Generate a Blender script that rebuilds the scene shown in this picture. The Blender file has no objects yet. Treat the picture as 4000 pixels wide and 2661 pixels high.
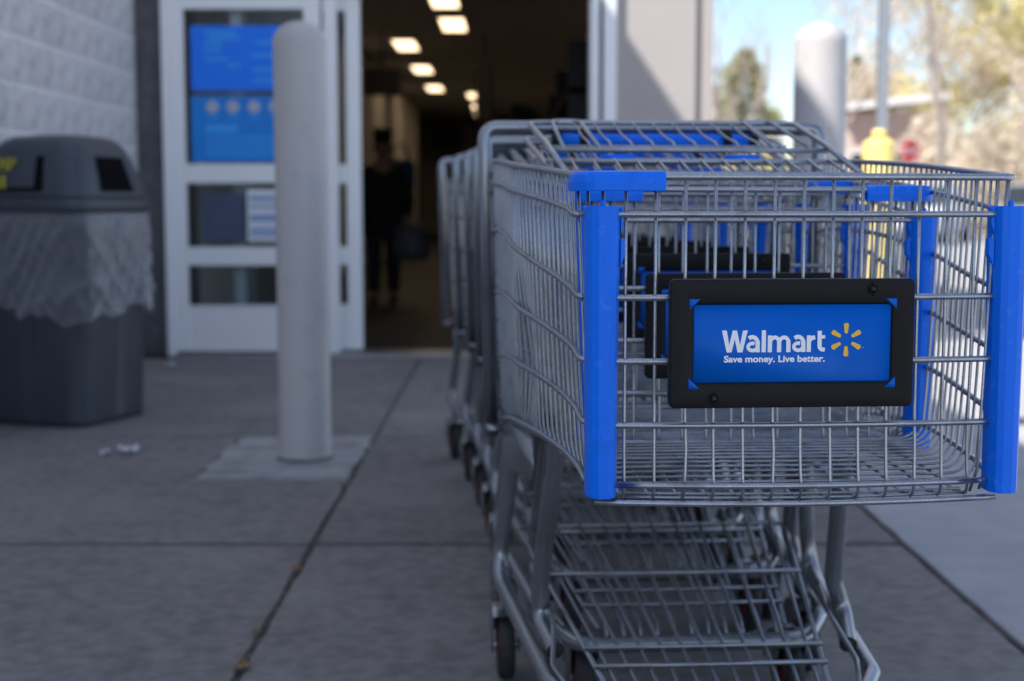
import bpy, math, random
import numpy as np
from mathutils import Vector, Matrix

random.seed(7); np.random.seed(7)
PI = math.pi
R = math.radians
scene = bpy.context.scene

# ------------------------------------------------------------------ camera
cam_d = bpy.data.cameras.new('camera'); cam = bpy.data.objects.new('camera', cam_d)
scene.collection.objects.link(cam); scene.camera = cam
cam.location = (0, 0, 0.89)
cam.rotation_euler = (R(90 - 5.63), 0, 0)
cam_d.lens = 50; cam_d.sensor_width = 36
cam_d.clip_start = 0.02; cam_d.clip_end = 2000
cam_d.dof.use_dof = True; cam_d.dof.focus_distance = 1.645
cam_d.dof.aperture_fstop = 4.0; cam_d.dof.aperture_blades = 9

# ------------------------------------------------------------------ world, sun, exposure
SUN_EL = R(49.6)
TO_SUN = Vector((-0.8 * math.cos(SUN_EL), -0.6 * math.cos(SUN_EL), math.sin(SUN_EL)))
world = bpy.data.worlds.new('World'); scene.world = world; world.use_nodes = True
wn = world.node_tree.nodes; wl = world.node_tree.links
bg = wn['Background']
sky = wn.new('ShaderNodeTexSky'); sky.sky_type = 'NISHITA'; sky.sun_disc = False
sky.sun_elevation = SUN_EL; sky.sun_rotation = math.atan2(-0.8, -0.6)
sky.air_density = 1.0; sky.dust_density = 0.25; sky.ozone_density = 3.0
bg.inputs['Strength'].default_value = 0.118
w_tc = wn.new('ShaderNodeTexCoord'); w_mp = wn.new('ShaderNodeMapping'); w_mp.inputs['Scale'].default_value = (1, 1, 2.2)
w_ns = wn.new('ShaderNodeTexNoise'); w_ns.inputs['Scale'].default_value = 2.6; w_ns.inputs['Detail'].default_value = 8
w_cr = wn.new('ShaderNodeValToRGB'); w_cr.color_ramp.elements[0].position = 0.47; w_cr.color_ramp.elements[1].position = 0.72
w_mx = wn.new('ShaderNodeMix'); w_mx.data_type = 'RGBA'; w_mx.inputs['B'].default_value = (6.8, 7.1, 7.6, 1)
wl.new(w_tc.outputs['Generated'], w_mp.inputs[0]); wl.new(w_mp.outputs[0], w_ns.inputs['Vector'])
wl.new(w_ns.outputs['Fac'], w_cr.inputs['Fac']); wl.new(w_cr.outputs[0], w_mx.inputs['Factor'])
wl.new(sky.outputs[0], w_mx.inputs['A']); 
w_wb = wn.new('ShaderNodeMix'); w_wb.data_type = 'RGBA'; w_wb.blend_type = 'MULTIPLY'; w_wb.inputs['Factor'].default_value = 1.0
w_wb.inputs['B'].default_value = (1.05, 1.02, 1.04, 1)
wl.new(w_mx.outputs['Result'], w_wb.inputs['A']); wl.new(w_wb.outputs['Result'], bg.inputs[0])
sun_d = bpy.data.lights.new('sun', 'SUN'); sun = bpy.data.objects.new('sun', sun_d)
scene.collection.objects.link(sun)
sun_d.energy = 5.0; sun_d.angle = R(0.53); sun_d.color = (1.0, 0.955, 0.9)
sun.rotation_euler = TO_SUN.to_track_quat('Z', 'Y').to_euler()
scene.view_settings.view_transform = 'Standard'; scene.view_settings.look = 'None'
scene.view_settings.exposure = 0.70; scene.view_settings.gamma = 1.0
scene.view_settings.use_curve_mapping = False
scene.render.engine = 'CYCLES'
scene.cycles.use_denoising = True
scene.cycles.max_bounces = 10; scene.cycles.transparent_max_bounces = 24
scene.cycles.sample_clamp_indirect = 6.0

# ------------------------------------------------------------------ helpers
COL = scene.collection

def link(o, parent=None):
    COL.objects.link(o)
    if parent is not None: o.parent = parent
    return o

def tag(o, label=None, cat=None, group=None, kind=None):
    if label: o['label'] = label
    if cat: o['category'] = cat
    if group: o['group'] = group
    if kind: o['kind'] = kind
    return o

def empty(name, loc=(0, 0, 0), rz=0.0):
    o = bpy.data.objects.new(name, None); link(o)
    o.location = loc; o.rotation_euler = (0, 0, rz); o.empty_display_size = 0.1
    return o

def copy_tree(o, parent=None):
    c = o.copy(); COL.objects.link(c); c.parent = parent
    for ch in list(o.children): copy_tree(ch, c)
    return c

class MB:
    """collects simple shapes into one mesh"""
    def __init__(s): s.v = []; s.f = []
    def add(s, verts, faces):
        b = len(s.v); s.v.extend([tuple(map(float, p)) for p in verts])
        s.f.extend([tuple(b + i for i in f) for f in faces]); return s
    def box(s, x0, x1, y0, y1, z0, z1):
        v = [(x0,y0,z0),(x1,y0,z0),(x1,y1,z0),(x0,y1,z0),(x0,y0,z1),(x1,y0,z1),(x1,y1,z1),(x0,y1,z1)]
        return s.add(v, [(0,3,2,1),(4,5,6,7),(0,1,5,4),(1,2,6,5),(2,3,7,6),(3,0,4,7)])
    def tube(s, pts, r, n=6, closed=False, caps=True):
        P = np.array(pts, float); m = len(P)
        if closed:
            T = np.roll(P, -1, 0) - np.roll(P, 1, 0)
        else:
            T = np.empty_like(P); T[1:-1] = P[2:] - P[:-2]; T[0] = P[1] - P[0]; T[-1] = P[-1] - P[-2]
        T /= (np.linalg.norm(T, axis=1)[:, None] + 1e-12)
        a = np.array([0, 0, 1.0]) if abs(T[0][2]) < 0.9 else np.array([0, 1.0, 0])
        N = np.cross(T[0], a); N /= np.linalg.norm(N)
        rr = np.full(m, r) if np.isscalar(r) else np.array(r)
        ang = np.arange(n) * 2 * PI / n
        V = []
        for i in range(m):
            if i:
                N = N - T[i] * np.dot(N, T[i]); N /= (np.linalg.norm(N) + 1e-12)
            B = np.cross(T[i], N)
            V.extend(P[i] + rr[i] * (np.cos(t) * N + np.sin(t) * B) for t in ang)
        F = []
        for i in range(m if closed else m - 1):
            i2 = (i + 1) % m
            for j in range(n):
                F.append((i*n+j, i*n+(j+1) % n, i2*n+(j+1) % n, i2*n+j))
        if caps and not closed:
            F.append(tuple(reversed(range(n)))); F.append(tuple((m-1)*n + j for j in range(n)))
        return s.add(V, F)
    def loft(s, rings, cap0=True, cap1=True, closed=False):
        n = len(rings[0]); V = [p for rg in rings for p in rg]; F = []
        m = len(rings)
        for i in range(m if closed else m - 1):
            i2 = (i + 1) % m
            for j in range(n):
                F.append((i*n+j, i*n+(j+1) % n, i2*n+(j+1) % n, i2*n+j))
        if not closed:
            if cap0: F.append(tuple(reversed(range(n))))
            if cap1: F.append(tuple((m-1)*n + j for j in range(n)))
        return s.add(V, F)
    def lathe(s, prof, c=(0,0,0), n=32, axis='z'):
        """prof: (radius, height) pairs"""
        rings = []
        for r, h in prof:
            rg = []
            for k in range(n):
                t = 2*PI*k/n; a, b = r*math.cos(t), r*math.sin(t)
                p = (a, b, h) if axis == 'z' else ((h, a, b) if axis == 'x' else (b, h, a))
                rg.append((p[0]+c[0], p[1]+c[1], p[2]+c[2]))
            rings.append(rg)
        return s.loft(rings)
    def prism(s, poly, y0, y1):
        """poly in xz, extruded along y"""
        n = len(poly)
        V = [(x, y0, z) for x, z in poly] + [(x, y1, z) for x, z in poly]
        F = [tuple(range(n)), tuple(reversed(range(n, 2*n)))]
        F += [(i, i+n, (i+1) % n + n, (i+1) % n) for i in range(n)]
        return s.add(V, F)
    def mesh(s, name, smooth=False):
        me = bpy.data.meshes.new(name); me.from_pydata(s.v, [], s.f); me.validate(); me.update()
        if smooth: me.shade_smooth()
        return me
    def build(s, name, mat, parent=None, smooth=False, bevel=0.0, seg=2, auto=None):
        me = s.mesh(name, smooth); me.materials.append(mat)
        o = bpy.data.objects.new(name, me); link(o, parent)
        if bevel:
            b = o.modifiers.new('edge', 'BEVEL'); b.width = bevel; b.segments = seg; b.limit_method = 'ANGLE'
            b.harden_normals = False
        return o

def fillet(pts, r, seg=5):
    P = [np.array(p, float) for p in pts]; out = [P[0]]
    for i in range(1, len(P) - 1):
        a = P[i-1] - P[i]; b = P[i+1] - P[i]
        la, lb = np.linalg.norm(a), np.linalg.norm(b); a /= la; b /= lb
        ri = r[i-1] if isinstance(r, (list, tuple)) else r
        ang = math.acos(max(-1, min(1, float(np.dot(a, b)))))
        if ang > PI - 0.02 or ri <= 0: out.append(P[i]); continue
        d = min(ri / math.tan(ang / 2), la * 0.48, lb * 0.48)
        p0 = P[i] + a * d; p1 = P[i] + b * d
        for k in range(seg + 1):
            t = k / seg
            out.append((1-t)**2 * p0 + 2*t*(1-t) * P[i] + t*t * p1)
    out.append(P[-1]); return out

def rrect(w, h, r, n=5):
    out = []
    for cx, cz, a0 in ((w/2-r, h/2-r, 0), (-w/2+r, h/2-r, PI/2), (-w/2+r, -h/2+r, PI), (w/2-r, -h/2+r, 1.5*PI)):
        for k in range(n + 1):
            t = a0 + k/n * PI/2; out.append((cx + r*math.cos(t), cz + r*math.sin(t)))
    return out

# ------------------------------------------------------------------ materials
def mat(name, base=(0.5,0.5,0.5), rough=0.6, metal=0.0, spec=0.5, noise=None, bump=None, coat=0.0, noise2=None, obj_var=0.0, noise3=None):
    """noise=(scale, amount, second colour); bump=(scale, strength, distance)"""
    m = bpy.data.materials.new(name); m.use_nodes = True
    nt = m.node_tree; n = nt.nodes; l = nt.links; p = n['Principled BSDF']
    p.inputs['Base Color'].default_value = (*base, 1); p.inputs['Roughness'].default_value = rough
    p.inputs['Metallic'].default_value = metal; p.inputs['Specular IOR Level'].default_value = spec
    p.inputs['Coat Weight'].default_value = coat
    tc = n.new('ShaderNodeTexCoord')
    src = None
    def layer(spec_, prev):
        sc, amt, col2, *rest = spec_
        t = n.new('ShaderNodeTexNoise'); t.inputs['Scale'].default_value = sc
        t.inputs['Detail'].default_value = rest[0] if rest else 6
        l.new(tc.outputs['Object'], t.inputs['Vector'])
        cr = n.new('ShaderNodeValToRGB')
        lo, hi = (rest[1], rest[2]) if len(rest) > 2 else (0.35, 0.65)
        cr.color_ramp.elements[0].position = lo; cr.color_ramp.elements[1].position = hi
        l.new(t.outputs['Fac'], cr.inputs['Fac'])
        ml = n.new('ShaderNodeMath'); ml.operation = 'MULTIPLY'; ml.inputs[1].default_value = amt
        l.new(cr.outputs['Color'], ml.inputs[0])
        mx = n.new('ShaderNodeMix'); mx.data_type = 'RGBA'
        l.new(ml.outputs[0], mx.inputs['Factor'])
        if prev is None: mx.inputs['A'].default_value = (*base, 1)
        else: l.new(prev, mx.inputs['A'])
        mx.inputs['B'].default_value = (*col2, 1)
        return mx.outputs['Result']
    if noise: src = layer(noise, src)
    if noise2: src = layer(noise2, src)
    if noise3: src = layer(noise3, src)
    if obj_var:
        oi = n.new('ShaderNodeObjectInfo'); mr = n.new('ShaderNodeMapRange')
        mr.inputs['To Min'].default_value = 1 - obj_var; mr.inputs['To Max'].default_value = 1 + obj_var
        l.new(oi.outputs['Random'], mr.inputs['Value'])
        hs = n.new('ShaderNodeHueSaturation'); l.new(mr.outputs[0], hs.inputs['Value'])
        if src is None: hs.inputs['Color'].default_value = (*base, 1)
        else: l.new(src, hs.inputs['Color'])
        src = hs.outputs['Color']
    if src is not None: l.new(src, p.inputs['Base Color'])
    if bump:
        sc, st, dist = bump
        t = n.new('ShaderNodeTexNoise'); t.inputs['Scale'].default_value = sc; t.inputs['Detail'].default_value = 8
        l.new(tc.outputs['Object'], t.inputs['Vector'])
        b = n.new('ShaderNodeBump'); b.inputs['Strength'].default_value = st; b.inputs['Distance'].default_value = dist
        l.new(t.outputs['Fac'], b.inputs['Height']); l.new(b.outputs['Normal'], p.inputs['Normal'])
    return m

def emit(name, col, strength):
    m = bpy.data.materials.new(name); m.use_nodes = True
    p = m.node_tree.nodes['Principled BSDF']
    p.inputs['Base Color'].default_value = (*col, 1)
    p.inputs['Emission Color'].default_value = (*col, 1); p.inputs['Emission Strength'].default_value = strength
    return m

M = {}
M['wire'] = mat('wire_coat', (0.33, 0.355, 0.395), 0.28, 0.85, 0.5, noise=(700, 0.6, (0.70, 0.72, 0.75), 2, 0.54, 0.68), noise2=(22, 0.5, (0.17, 0.17, 0.175), 4, 0.55, 0.70))
M['tube'] = mat('tube_coat', (0.30, 0.315, 0.335), 0.26, 0.85, 0.5, noise=(500, 0.4, (0.34, 0.35, 0.38), 2, 0.52, 0.72), noise2=(14, 0.4, (0.10, 0.10, 0.105), 5, 0.5, 0.75))
M['zinc'] = mat('zinc_plate', (0.45, 0.46, 0.48), 0.35, 0.8, noise=(60, 0.5, (0.25, 0.25, 0.26)))
M['blue'] = mat('blue_plastic', (0.0, 0.175, 0.92), 0.36, 0, 0.2, noise=(9, 0.35, (0.0, 0.14, 0.80)), noise2=(70, 0.38, (0.08, 0.30, 0.95), 8, 0.60, 0.74), noise3=(17, 0.35, (0.01, 0.10, 0.5), 8, 0.64, 0.74), bump=(28, 0.22, 0.002), coat=0.08)
M['black'] = mat('black_plastic', (0.006, 0.006, 0.007), 0.48, 0, 0.2, noise=(12, 0.5, (0.012, 0.012, 0.014)), noise2=(300, 0.2, (0.04, 0.04, 0.045), 3, 0.66, 0.74), bump=(700, 0.08, 0.0003))
M['panel_blue'] = mat('sign_blue', (0.0, 0.125, 0.58), 0.40, 0, 0.2, noise=(30, 0.2, (0.0, 0.11, 0.52)), noise2=(240, 0.2, (0.04, 0.19, 0.62), 5, 0.66, 0.76))
M['print_white'] = mat('print_white', (0.92, 0.93, 0.94), 0.45)
M['print_yellow'] = mat('print_yellow', (0.92, 0.54, 0.03), 0.45)
M['rubber'] = mat('rubber', (0.02, 0.02, 0.022), 0.7, noise=(60, 0.5, (0.045, 0.043, 0.042)))
M['hub'] = mat('hub_red', (0.10, 0.012, 0.012), 0.55)
M['steel'] = mat('bolt_steel', (0.5, 0.5, 0.52), 0.25, 1.0)
M['concrete'] = mat('concrete', (0.245, 0.225, 0.212), 0.9, 0, 0.3, noise=(24, 0.55, (0.125, 0.115, 0.109), 14, 0.38, 0.66), noise2=(10, 0.55, (0.10, 0.092, 0.087), 14, 0.52, 0.74), noise3=(1.6, 0.6, (0.31, 0.286, 0.272), 9, 0.48, 0.72), bump=(140, 0.35, 0.003), obj_var=0.07)
M['concrete_pale'] = mat('concrete_pale', (0.40, 0.395, 0.40), 0.88, 0, 0.3, noise=(6, 0.6, (0.30, 0.297, 0.30), 10), noise2=(60, 0.4, (0.2, 0.198, 0.2), 6, 0.58, 0.72), bump=(140, 0.4, 0.003), obj_var=0.04)
M['pad_concrete'] = mat('pad_concrete', (0.40, 0.39, 0.385), 0.9, 0, 0.3, noise=(9, 0.8, (0.25, 0.24, 0.232), 12, 0.40, 0.66), noise2=(40, 0.5, (0.16, 0.155, 0.15), 6, 0.58, 0.72), bump=(140, 0.4, 0.003))
M['joint'] = mat('joint_dirt', (0.060, 0.048, 0.042), 0.95, noise=(24, 0.8, (0.15, 0.125, 0.105), 6, 0.5, 0.66))
M['asphalt'] = mat('asphalt', (0.34, 0.33, 0.325), 0.9, noise=(2, 0.5, (0.27, 0.265, 0.26), 10), bump=(200, 0.5, 0.004))
M['block'] = mat('block_paint', (0.68, 0.675, 0.685), 0.75, 0, 0.3, noise=(16, 0.8, (0.42, 0.415, 0.42), 9, 0.42, 0.68), bump=(90, 0.8, 0.008), obj_var=0.05)
M['mortar'] = mat('mortar', (0.86, 0.855, 0.86), 0.9, noise=(20, 0.5, (0.66, 0.655, 0.65)))
M['dark_pier'] = mat('dark_paint', (0.10, 0.10, 0.108), 0.8, noise=(14, 0.8, (0.15, 0.15, 0.157)), bump=(60, 0.8, 0.01))
M['stucco'] = mat('stucco', (0.44, 0.405, 0.38), 0.9, 0, 0.2, noise=(3, 0.3, (0.40, 0.365, 0.345)), bump=(180, 0.4, 0.003))
M['alu'] = mat('white_aluminium', (0.86, 0.87, 0.88), 0.38, 0.1, 0.5, noise=(2, 0.25, (0.78, 0.79, 0.80)))
M['bollard'] = mat('bollard_sleeve', (0.50, 0.475, 0.46), 0.42, 0, 0.45, noise=(3, 0.3, (0.43, 0.41, 0.40)), noise2=(11, 0.35, (0.36, 0.345, 0.335), 9, 0.55, 0.68), noise3=(70, 0.5, (0.22, 0.21, 0.2), 5, 0.68, 0.74))
M['yellow'] = mat('yellow_plastic', (0.90, 0.70, 0.22), 0.35, noise=(8, 0.3, (0.84, 0.60, 0.14)))
M['galv'] = mat('galvanised', (0.42, 0.44, 0.46), 0.4, 0.7, noise=(30, 0.4, (0.34, 0.355, 0.37)))
M['bin'] = mat('bin_plastic', (0.042, 0.050, 0.066), 0.42, 0, 0.5, noise=(7, 0.4, (0.062, 0.072, 0.09)), bump=(200, 0.2, 0.001))
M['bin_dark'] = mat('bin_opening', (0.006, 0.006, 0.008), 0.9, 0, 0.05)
M['marker'] = mat('yellow_marker', (0.52, 0.47, 0.02), 0.6)
M['interior_wall'] = mat('interior_wall', (0.86, 0.82, 0.76), 0.8, noise=(1.5, 0.4, (0.78, 0.74, 0.68)))
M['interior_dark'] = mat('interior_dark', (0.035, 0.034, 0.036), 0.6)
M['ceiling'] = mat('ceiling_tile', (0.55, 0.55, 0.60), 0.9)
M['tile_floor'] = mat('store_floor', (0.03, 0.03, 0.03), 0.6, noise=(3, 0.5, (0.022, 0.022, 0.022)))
M['lamp'] = emit('lamp_panel', (1.0, 0.74, 0.45), 2.0)
M['poster_blue'] = mat('poster_blue', (0.0, 0.20, 0.95), 0.5, noise=(5, 0.3, (0.0, 0.18, 0.88)))
M['poster_teal'] = mat('poster_teal', (0.0, 0.23, 0.72), 0.5, noise=(5, 0.3, (0.0, 0.19, 0.62)))
M['poster_light'] = mat('poster_light', (0.03, 0.36, 0.95), 0.5)
M['poster_icon'] = mat('poster_icon', (0.42, 0.44, 0.55), 0.5)
M['poster_slate'] = mat('poster_slate', (0.045, 0.07, 0.13), 0.5, noise=(20, 0.4, (0.08, 0.11, 0.17)))
M['paper'] = mat('paper', (0.70, 0.71, 0.74), 0.6)
M['print_pale'] = mat('print_pale_blue', (0.16, 0.30, 0.58), 0.6)
M['leaf_dry'] = mat('dry_leaf', (0.28, 0.16, 0.075), 0.8, noise=(60, 0.5, (0.18, 0.10, 0.05)))
M['black_cloth'] = mat('black_cloth', (0.010, 0.010, 0.012), 0.9)
M['dark_cloth'] = mat('dark_trousers', (0.014, 0.015, 0.022), 0.9)
M['blue_cloth'] = mat('blue_cloth', (0.03, 0.07, 0.18), 0.85)
M['skin'] = mat('skin', (0.30, 0.15, 0.11), 0.55)
M['hair'] = mat('hair', (0.018, 0.010, 0.008), 0.6)
M['bag_white'] = mat('carrier_bag', (0.09, 0.095, 0.12), 0.5)
M['bark'] = mat('bark', (0.44, 0.36, 0.31), 0.9, noise=(8, 0.5, (0.54, 0.46, 0.40)))
M['grass'] = mat('grass', (0.10, 0.10, 0.035), 0.95, noise=(0.6, 0.7, (0.17, 0.13, 0.06), 8))
M['brick_red'] = mat('tactile_red', (0.22, 0.075, 0.055), 0.85)

def leafmat(name, a, b):
    m = bpy.data.materials.new(name); m.use_nodes = True
    nt = m.node_tree; n = nt.nodes; l = nt.links; p = n['Principled BSDF']
    g = n.new('ShaderNodeNewGeometry'); cr = n.new('ShaderNodeValToRGB')
    cr.color_ramp.elements[0].color = (*a, 1); cr.color_ramp.elements[1].color = (*b, 1)
    l.new(g.outputs['Random Per Island'], cr.inputs['Fac']); l.new(cr.outputs['Color'], p.inputs['Base Color'])
    p.inputs['Roughness'].default_value = 0.7
    tr = n.new('ShaderNodeBsdfTranslucent'); l.new(cr.outputs['Color'], tr.inputs['Color'])
    mx = n.new('ShaderNodeMixShader'); mx.inputs['Fac'].default_value = 0.42
    l.new(p.outputs[0], mx.inputs[1]); l.new(tr.outputs[0], mx.inputs[2])
    l.new(mx.outputs[0], n['Material Output'].inputs['Surface'])
    return m
M['leaf_spring'] = leafmat('spring_leaf', (0.68, 0.61, 0.25), (0.80, 0.71, 0.42))
M['leaf_tan'] = leafmat('tan_bud', (0.66, 0.56, 0.44), (0.80, 0.71, 0.56))
M['leaf_green'] = leafmat('evergreen_leaf', (0.20, 0.21, 0.08), (0.42, 0.40, 0.18))

def glassmat(name, tint=(0.85, 0.9, 0.92), refl=0.5):
    m = bpy.data.materials.new(name); m.use_nodes = True
    nt = m.node_tree; n = nt.nodes; l = nt.links; n.remove(n['Principled BSDF'])
    t = n.new('ShaderNodeBsdfTransparent'); t.inputs['Color'].default_value = (*tint, 1)
    g = n.new('ShaderNodeBsdfGlossy'); g.inputs['Roughness'].default_value = 0.02
    f = n.new('ShaderNodeFresnel'); f.inputs['IOR'].default_value = 1.5
    mx = n.new('ShaderNodeMixShader'); l.new(f.outputs[0], mx.inputs['Fac'])
    l.new(t.outputs[0], mx.inputs[1]); l.new(g.outputs[0], mx.inputs[2])
    l.new(mx.outputs[0], n['Material Output'].inputs['Surface'])
    return m
M['glass'] = glassmat('door_glass')
M['car_glass'] = mat('car_glass', (0.02, 0.025, 0.03), 0.08, 0, 0.6)

def bagmat():
    m = bpy.data.materials.new('bin_liner_film'); m.use_nodes = True
    nt = m.node_tree; n = nt.nodes; l = nt.links; p = n['Principled BSDF']
    p.inputs['Base Color'].default_value = (0.62, 0.62, 0.66, 1); p.inputs['Roughness'].default_value = 0.16
    p.inputs['Specular IOR Level'].default_value = 0.8
    t = n.new('ShaderNodeBsdfTransparent'); t.inputs['Color'].default_value = (0.93, 0.93, 0.95, 1)
    lw = n.new('ShaderNodeLayerWeight'); lw.inputs['Blend'].default_value = 0.35
    mr = n.new('ShaderNodeMapRange'); mr.inputs['To Min'].default_value = 0.13; mr.inputs['To Max'].default_value = 0.75
    l.new(lw.outputs['Facing'], mr.inputs['Value'])
    mx = n.new('ShaderNodeMixShader'); l.new(mr.outputs[0], mx.inputs['Fac'])
    l.new(t.outputs[0], mx.inputs[1]); l.new(p.outputs[0], mx.inputs[2])
    l.new(mx.outputs[0], n['Material Output'].inputs['Surface'])
    return m
M['liner'] = bagmat()

def text_mesh(body, size, offset=0.0, name='lettering', spacing=1.0, shear=0.0):
    cu = bpy.data.curves.new(name, 'FONT'); cu.body = body; cu.size = size; cu.offset = offset
    cu.space_character = spacing; cu.shear = shear; cu.resolution_u = 6
    o = bpy.data.objects.new(name, cu); COL.objects.link(o)
    dg = bpy.context.evaluated_depsgraph_get(); dg.update()
    me = bpy.data.meshes.new_from_object(o.evaluated_get(dg))
    bpy.data.objects.remove(o); bpy.data.curves.remove(cu)
    me.materials.clear()
    return me

def place_text(me, name, m, parent, x0, x1, z0, z1, y, axis='front'):
    """fit the flat lettering into a box x0..x1, z0..z1 on a plane facing -y"""
    co = np.empty(len(me.vertices)*3); me.vertices.foreach_get('co', co); co = co.reshape(-1, 3)
    mn, mx = co.min(0), co.max(0)
    sx = (x1-x0)/(mx[0]-mn[0]); sz = (z1-z0)/(mx[1]-mn[1])
    out = np.stack([x0+(co[:,0]-mn[0])*sx, np.full(len(co), y), z0+(co[:,1]-mn[1])*sz], 1)
    me.vertices.foreach_set('co', out.ravel()); me.update(); me.materials.append(m)
    o = bpy.data.objects.new(name, me); link(o, parent); return o

# ================================================================== SETTING
# ------------------------------------------------------------------ ground
g = MB().box(-400, 400, -200, 900, -0.6, -0.13).build('ground', M['asphalt']); tag(g, 'pale sun-bleached parking lot beyond the pavement', 'parking lot', kind='structure')
pv = MB().box(-2.12, 3.32, -6, 30, -0.5, -0.008).build('pavement', M['joint'])
tag(pv, 'concrete pavement in front of the store entrance', 'pavement', kind='structure')

def slab(poly, m, z=0.0, name='concrete_slab', rag=.003):
    rg = random.Random(hash((round(poly[0][0], 2), round(poly[0][1], 2))) % 9999); out = []
    for i, (x, y) in enumerate(poly):                       # slightly ragged tooled edges
        x2, y2 = poly[(i+1) % len(poly)]; k = max(1, int(math.hypot(x2-x, y2-y) / 0.07))
        for q in range(k):
            w = 0.0 if q == 0 else 1.0
            out.append((x + (x2-x)*q/k + w*rg.uniform(-rag, rag), y + (y2-y)*q/k + w*rg.uniform(-rag, rag)))
    poly = out
    n = len(poly); mb = MB()
    V = [(x, y, -0.1) for x, y in poly] + [(x, y, z) for x, y in poly]
    mb.add(V, [tuple(reversed(range(n))), tuple(range(n, 2*n))] + [(i, (i+1) % n, (i+1) % n + n, i+n) for i in range(n)])
    return mb.build(name, m, pv, bevel=0.006, seg=2)
J = 0.0065; JT = 0.014
def rect(x0, x1, y0, y1): return [(x0+J, y0+JT), (x1-J, y0+JT), (x1-J, y1-JT), (x0+J, y1-JT)]
YB = [-5.9, -3.2, -1.6, 0.25, 1.95, 3.645, 5.325, 8.02]
for i in range(len(YB) - 1):
    y0, y1 = YB[i], YB[i+1]
    if i == 5:
        slab([(-2.2, y0+JT), (-0.52-J, y0+JT), (-0.52-J, 4.50-0.004), (-1.02-0.004, 4.50-0.004), (-1.02-0.004, y1-JT), (-2.2, y1-JT)], M['concrete'])
    else:
        slab(rect(-2.2, -0.52, y0, y1), M['concrete'], -0.002)
    slab(rect(-0.52, 1.02, y0, y1), M['concrete'], 0.0 if i != 4 else -0.003)
slab([(-1.02, 4.50), (-0.52-0.004, 4.50), (-0.52-0.004, 5.31), (-1.02, 5.31)], M['pad_concrete'], 0.003, 'concrete_pad', .014)
YR = [-5.9, -2.4, 1.0, 5.6, 9.1, 12.6, 16.1, 19.6, 23, 26.5, 29.9]
for i in range(len(YR) - 1):
    slab(rect(1.02, 3.3, YR[i], YR[i+1]), M['concrete_pale'], 0.002)
gv = MB().box(-400, 400, 52, 880, -0.2, -0.10).build('grass_verge', M['grass']); tag(gv, 'dry grass verge beyond the parking lot', 'grass', kind='structure')

# ------------------------------------------------------------------ block wall on the left
WX = -2.12
bw = empty('block_wall', (WX, 5, 0))
tag(bw, 'tall pale grey split-face concrete block wall behind the trash can', 'wall')
MB().box(-0.35, -0.003, -7.2, 3.13, 0, 5.72).build('wall_core', M['mortar'], bw)
MB().box(-0.38, 0.05, -7.2, 3.13, 5.72, 5.80).build('coping', M['dark_pier'], bw)
def block_mesh(seed, L=0.386, H=0.184):
    rng = np.random.RandomState(seed); nx, nz = 7, 4; V = []; F = []
    for j in range(nz + 1):
        for i in range(nx + 1):
            e = i in (0, nx) or j in (0, nz)
            V.append((0.0 if e else rng.uniform(0.0005, 0.003), -L/2 + L*i/nx, H*j/nz))
    for j in range(nz):
        for i in range(nx):
            a = j*(nx+1)+i; F.append((a, a+1, a+nx+2, a+nx+1))
    b = len(V); ring = list(range(nx+1)) + [(nx+1)*(k+1)-1 for k in range(1, nz+1)] + [nz*(nx+1)+i for i in range(nx-1, -1, -1)] + [k*(nx+1) for k in range(nz-1, 0, -1)]
    for k in ring: V.append((-0.02, V[k][1], V[k][2]))
    for k in range(len(ring)):
        k2 = (k+1) % len(ring); F.append((ring[k2], ring[k], b+k, b+k2))
    mb = MB(); mb.add(V, F); me = mb.mesh('concrete_block'); me.materials.append(M['block']); return me
BM = [block_mesh(s) for s in range(5)]; BH = [block_mesh(10+s, 0.183) for s in range(2)]
for c in range(13):
    y = 3.125
    first = True
    while y > -1.2:
        half = first and c % 2 == 1
        L = 0.203 if half else 0.406
        me = random.choice(BH if half else BM)
        o = bpy.data.objects.new('concrete_block', me); link(o, bw)
        o.location = (random.uniform(-0.002, 0.002), y - L/2, -0.03 + c*0.2032)
        y -= L; first = False

# ------------------------------------------------------------------ store front
FY = 8.1
st = empty('store_building', (0, FY, 0))
tag(st, 'beige stucco store front around the open entrance doorway', 'building')
MB().box(WX-0.3, -1.967, 0.05, 0.5, 0, 2.22).build('dark_pier', M['dark_pier'], st, bevel=0.01)
MB().box(0.585, 1.03, 0.0, 0.6, 0, 5.7).build('pier', M['stucco'], st)
MB().box(1.03, 1.085, 0.03, 0.6, 0, 5.7).build('control_joint', M['stucco'], st)
MB().box(1.085, 1.13, 0.0, 0.6, 0, 5.7).build('corner_strip', M['stucco'], st)
MB().box(WX-0.3, 0.585, 0.04, 0.6, 2.22, 5.7).build('upper_wall', M['stucco'], st)
MB().box(0.93, 1.13, 0.6, 42, 0, 5.7).build('side_wall', M['stucco'], st)
MB().box(WX-0.4, 1.16, -0.05, 42, 5.7, 5.82).build('roof', M['dark_pier'], st)
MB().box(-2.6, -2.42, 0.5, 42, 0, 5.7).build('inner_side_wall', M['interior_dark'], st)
MB().box(-2.6, 1.13, 42, 42.3, 0, 5.7).build('rear_wall', M['interior_dark'], st)

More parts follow.
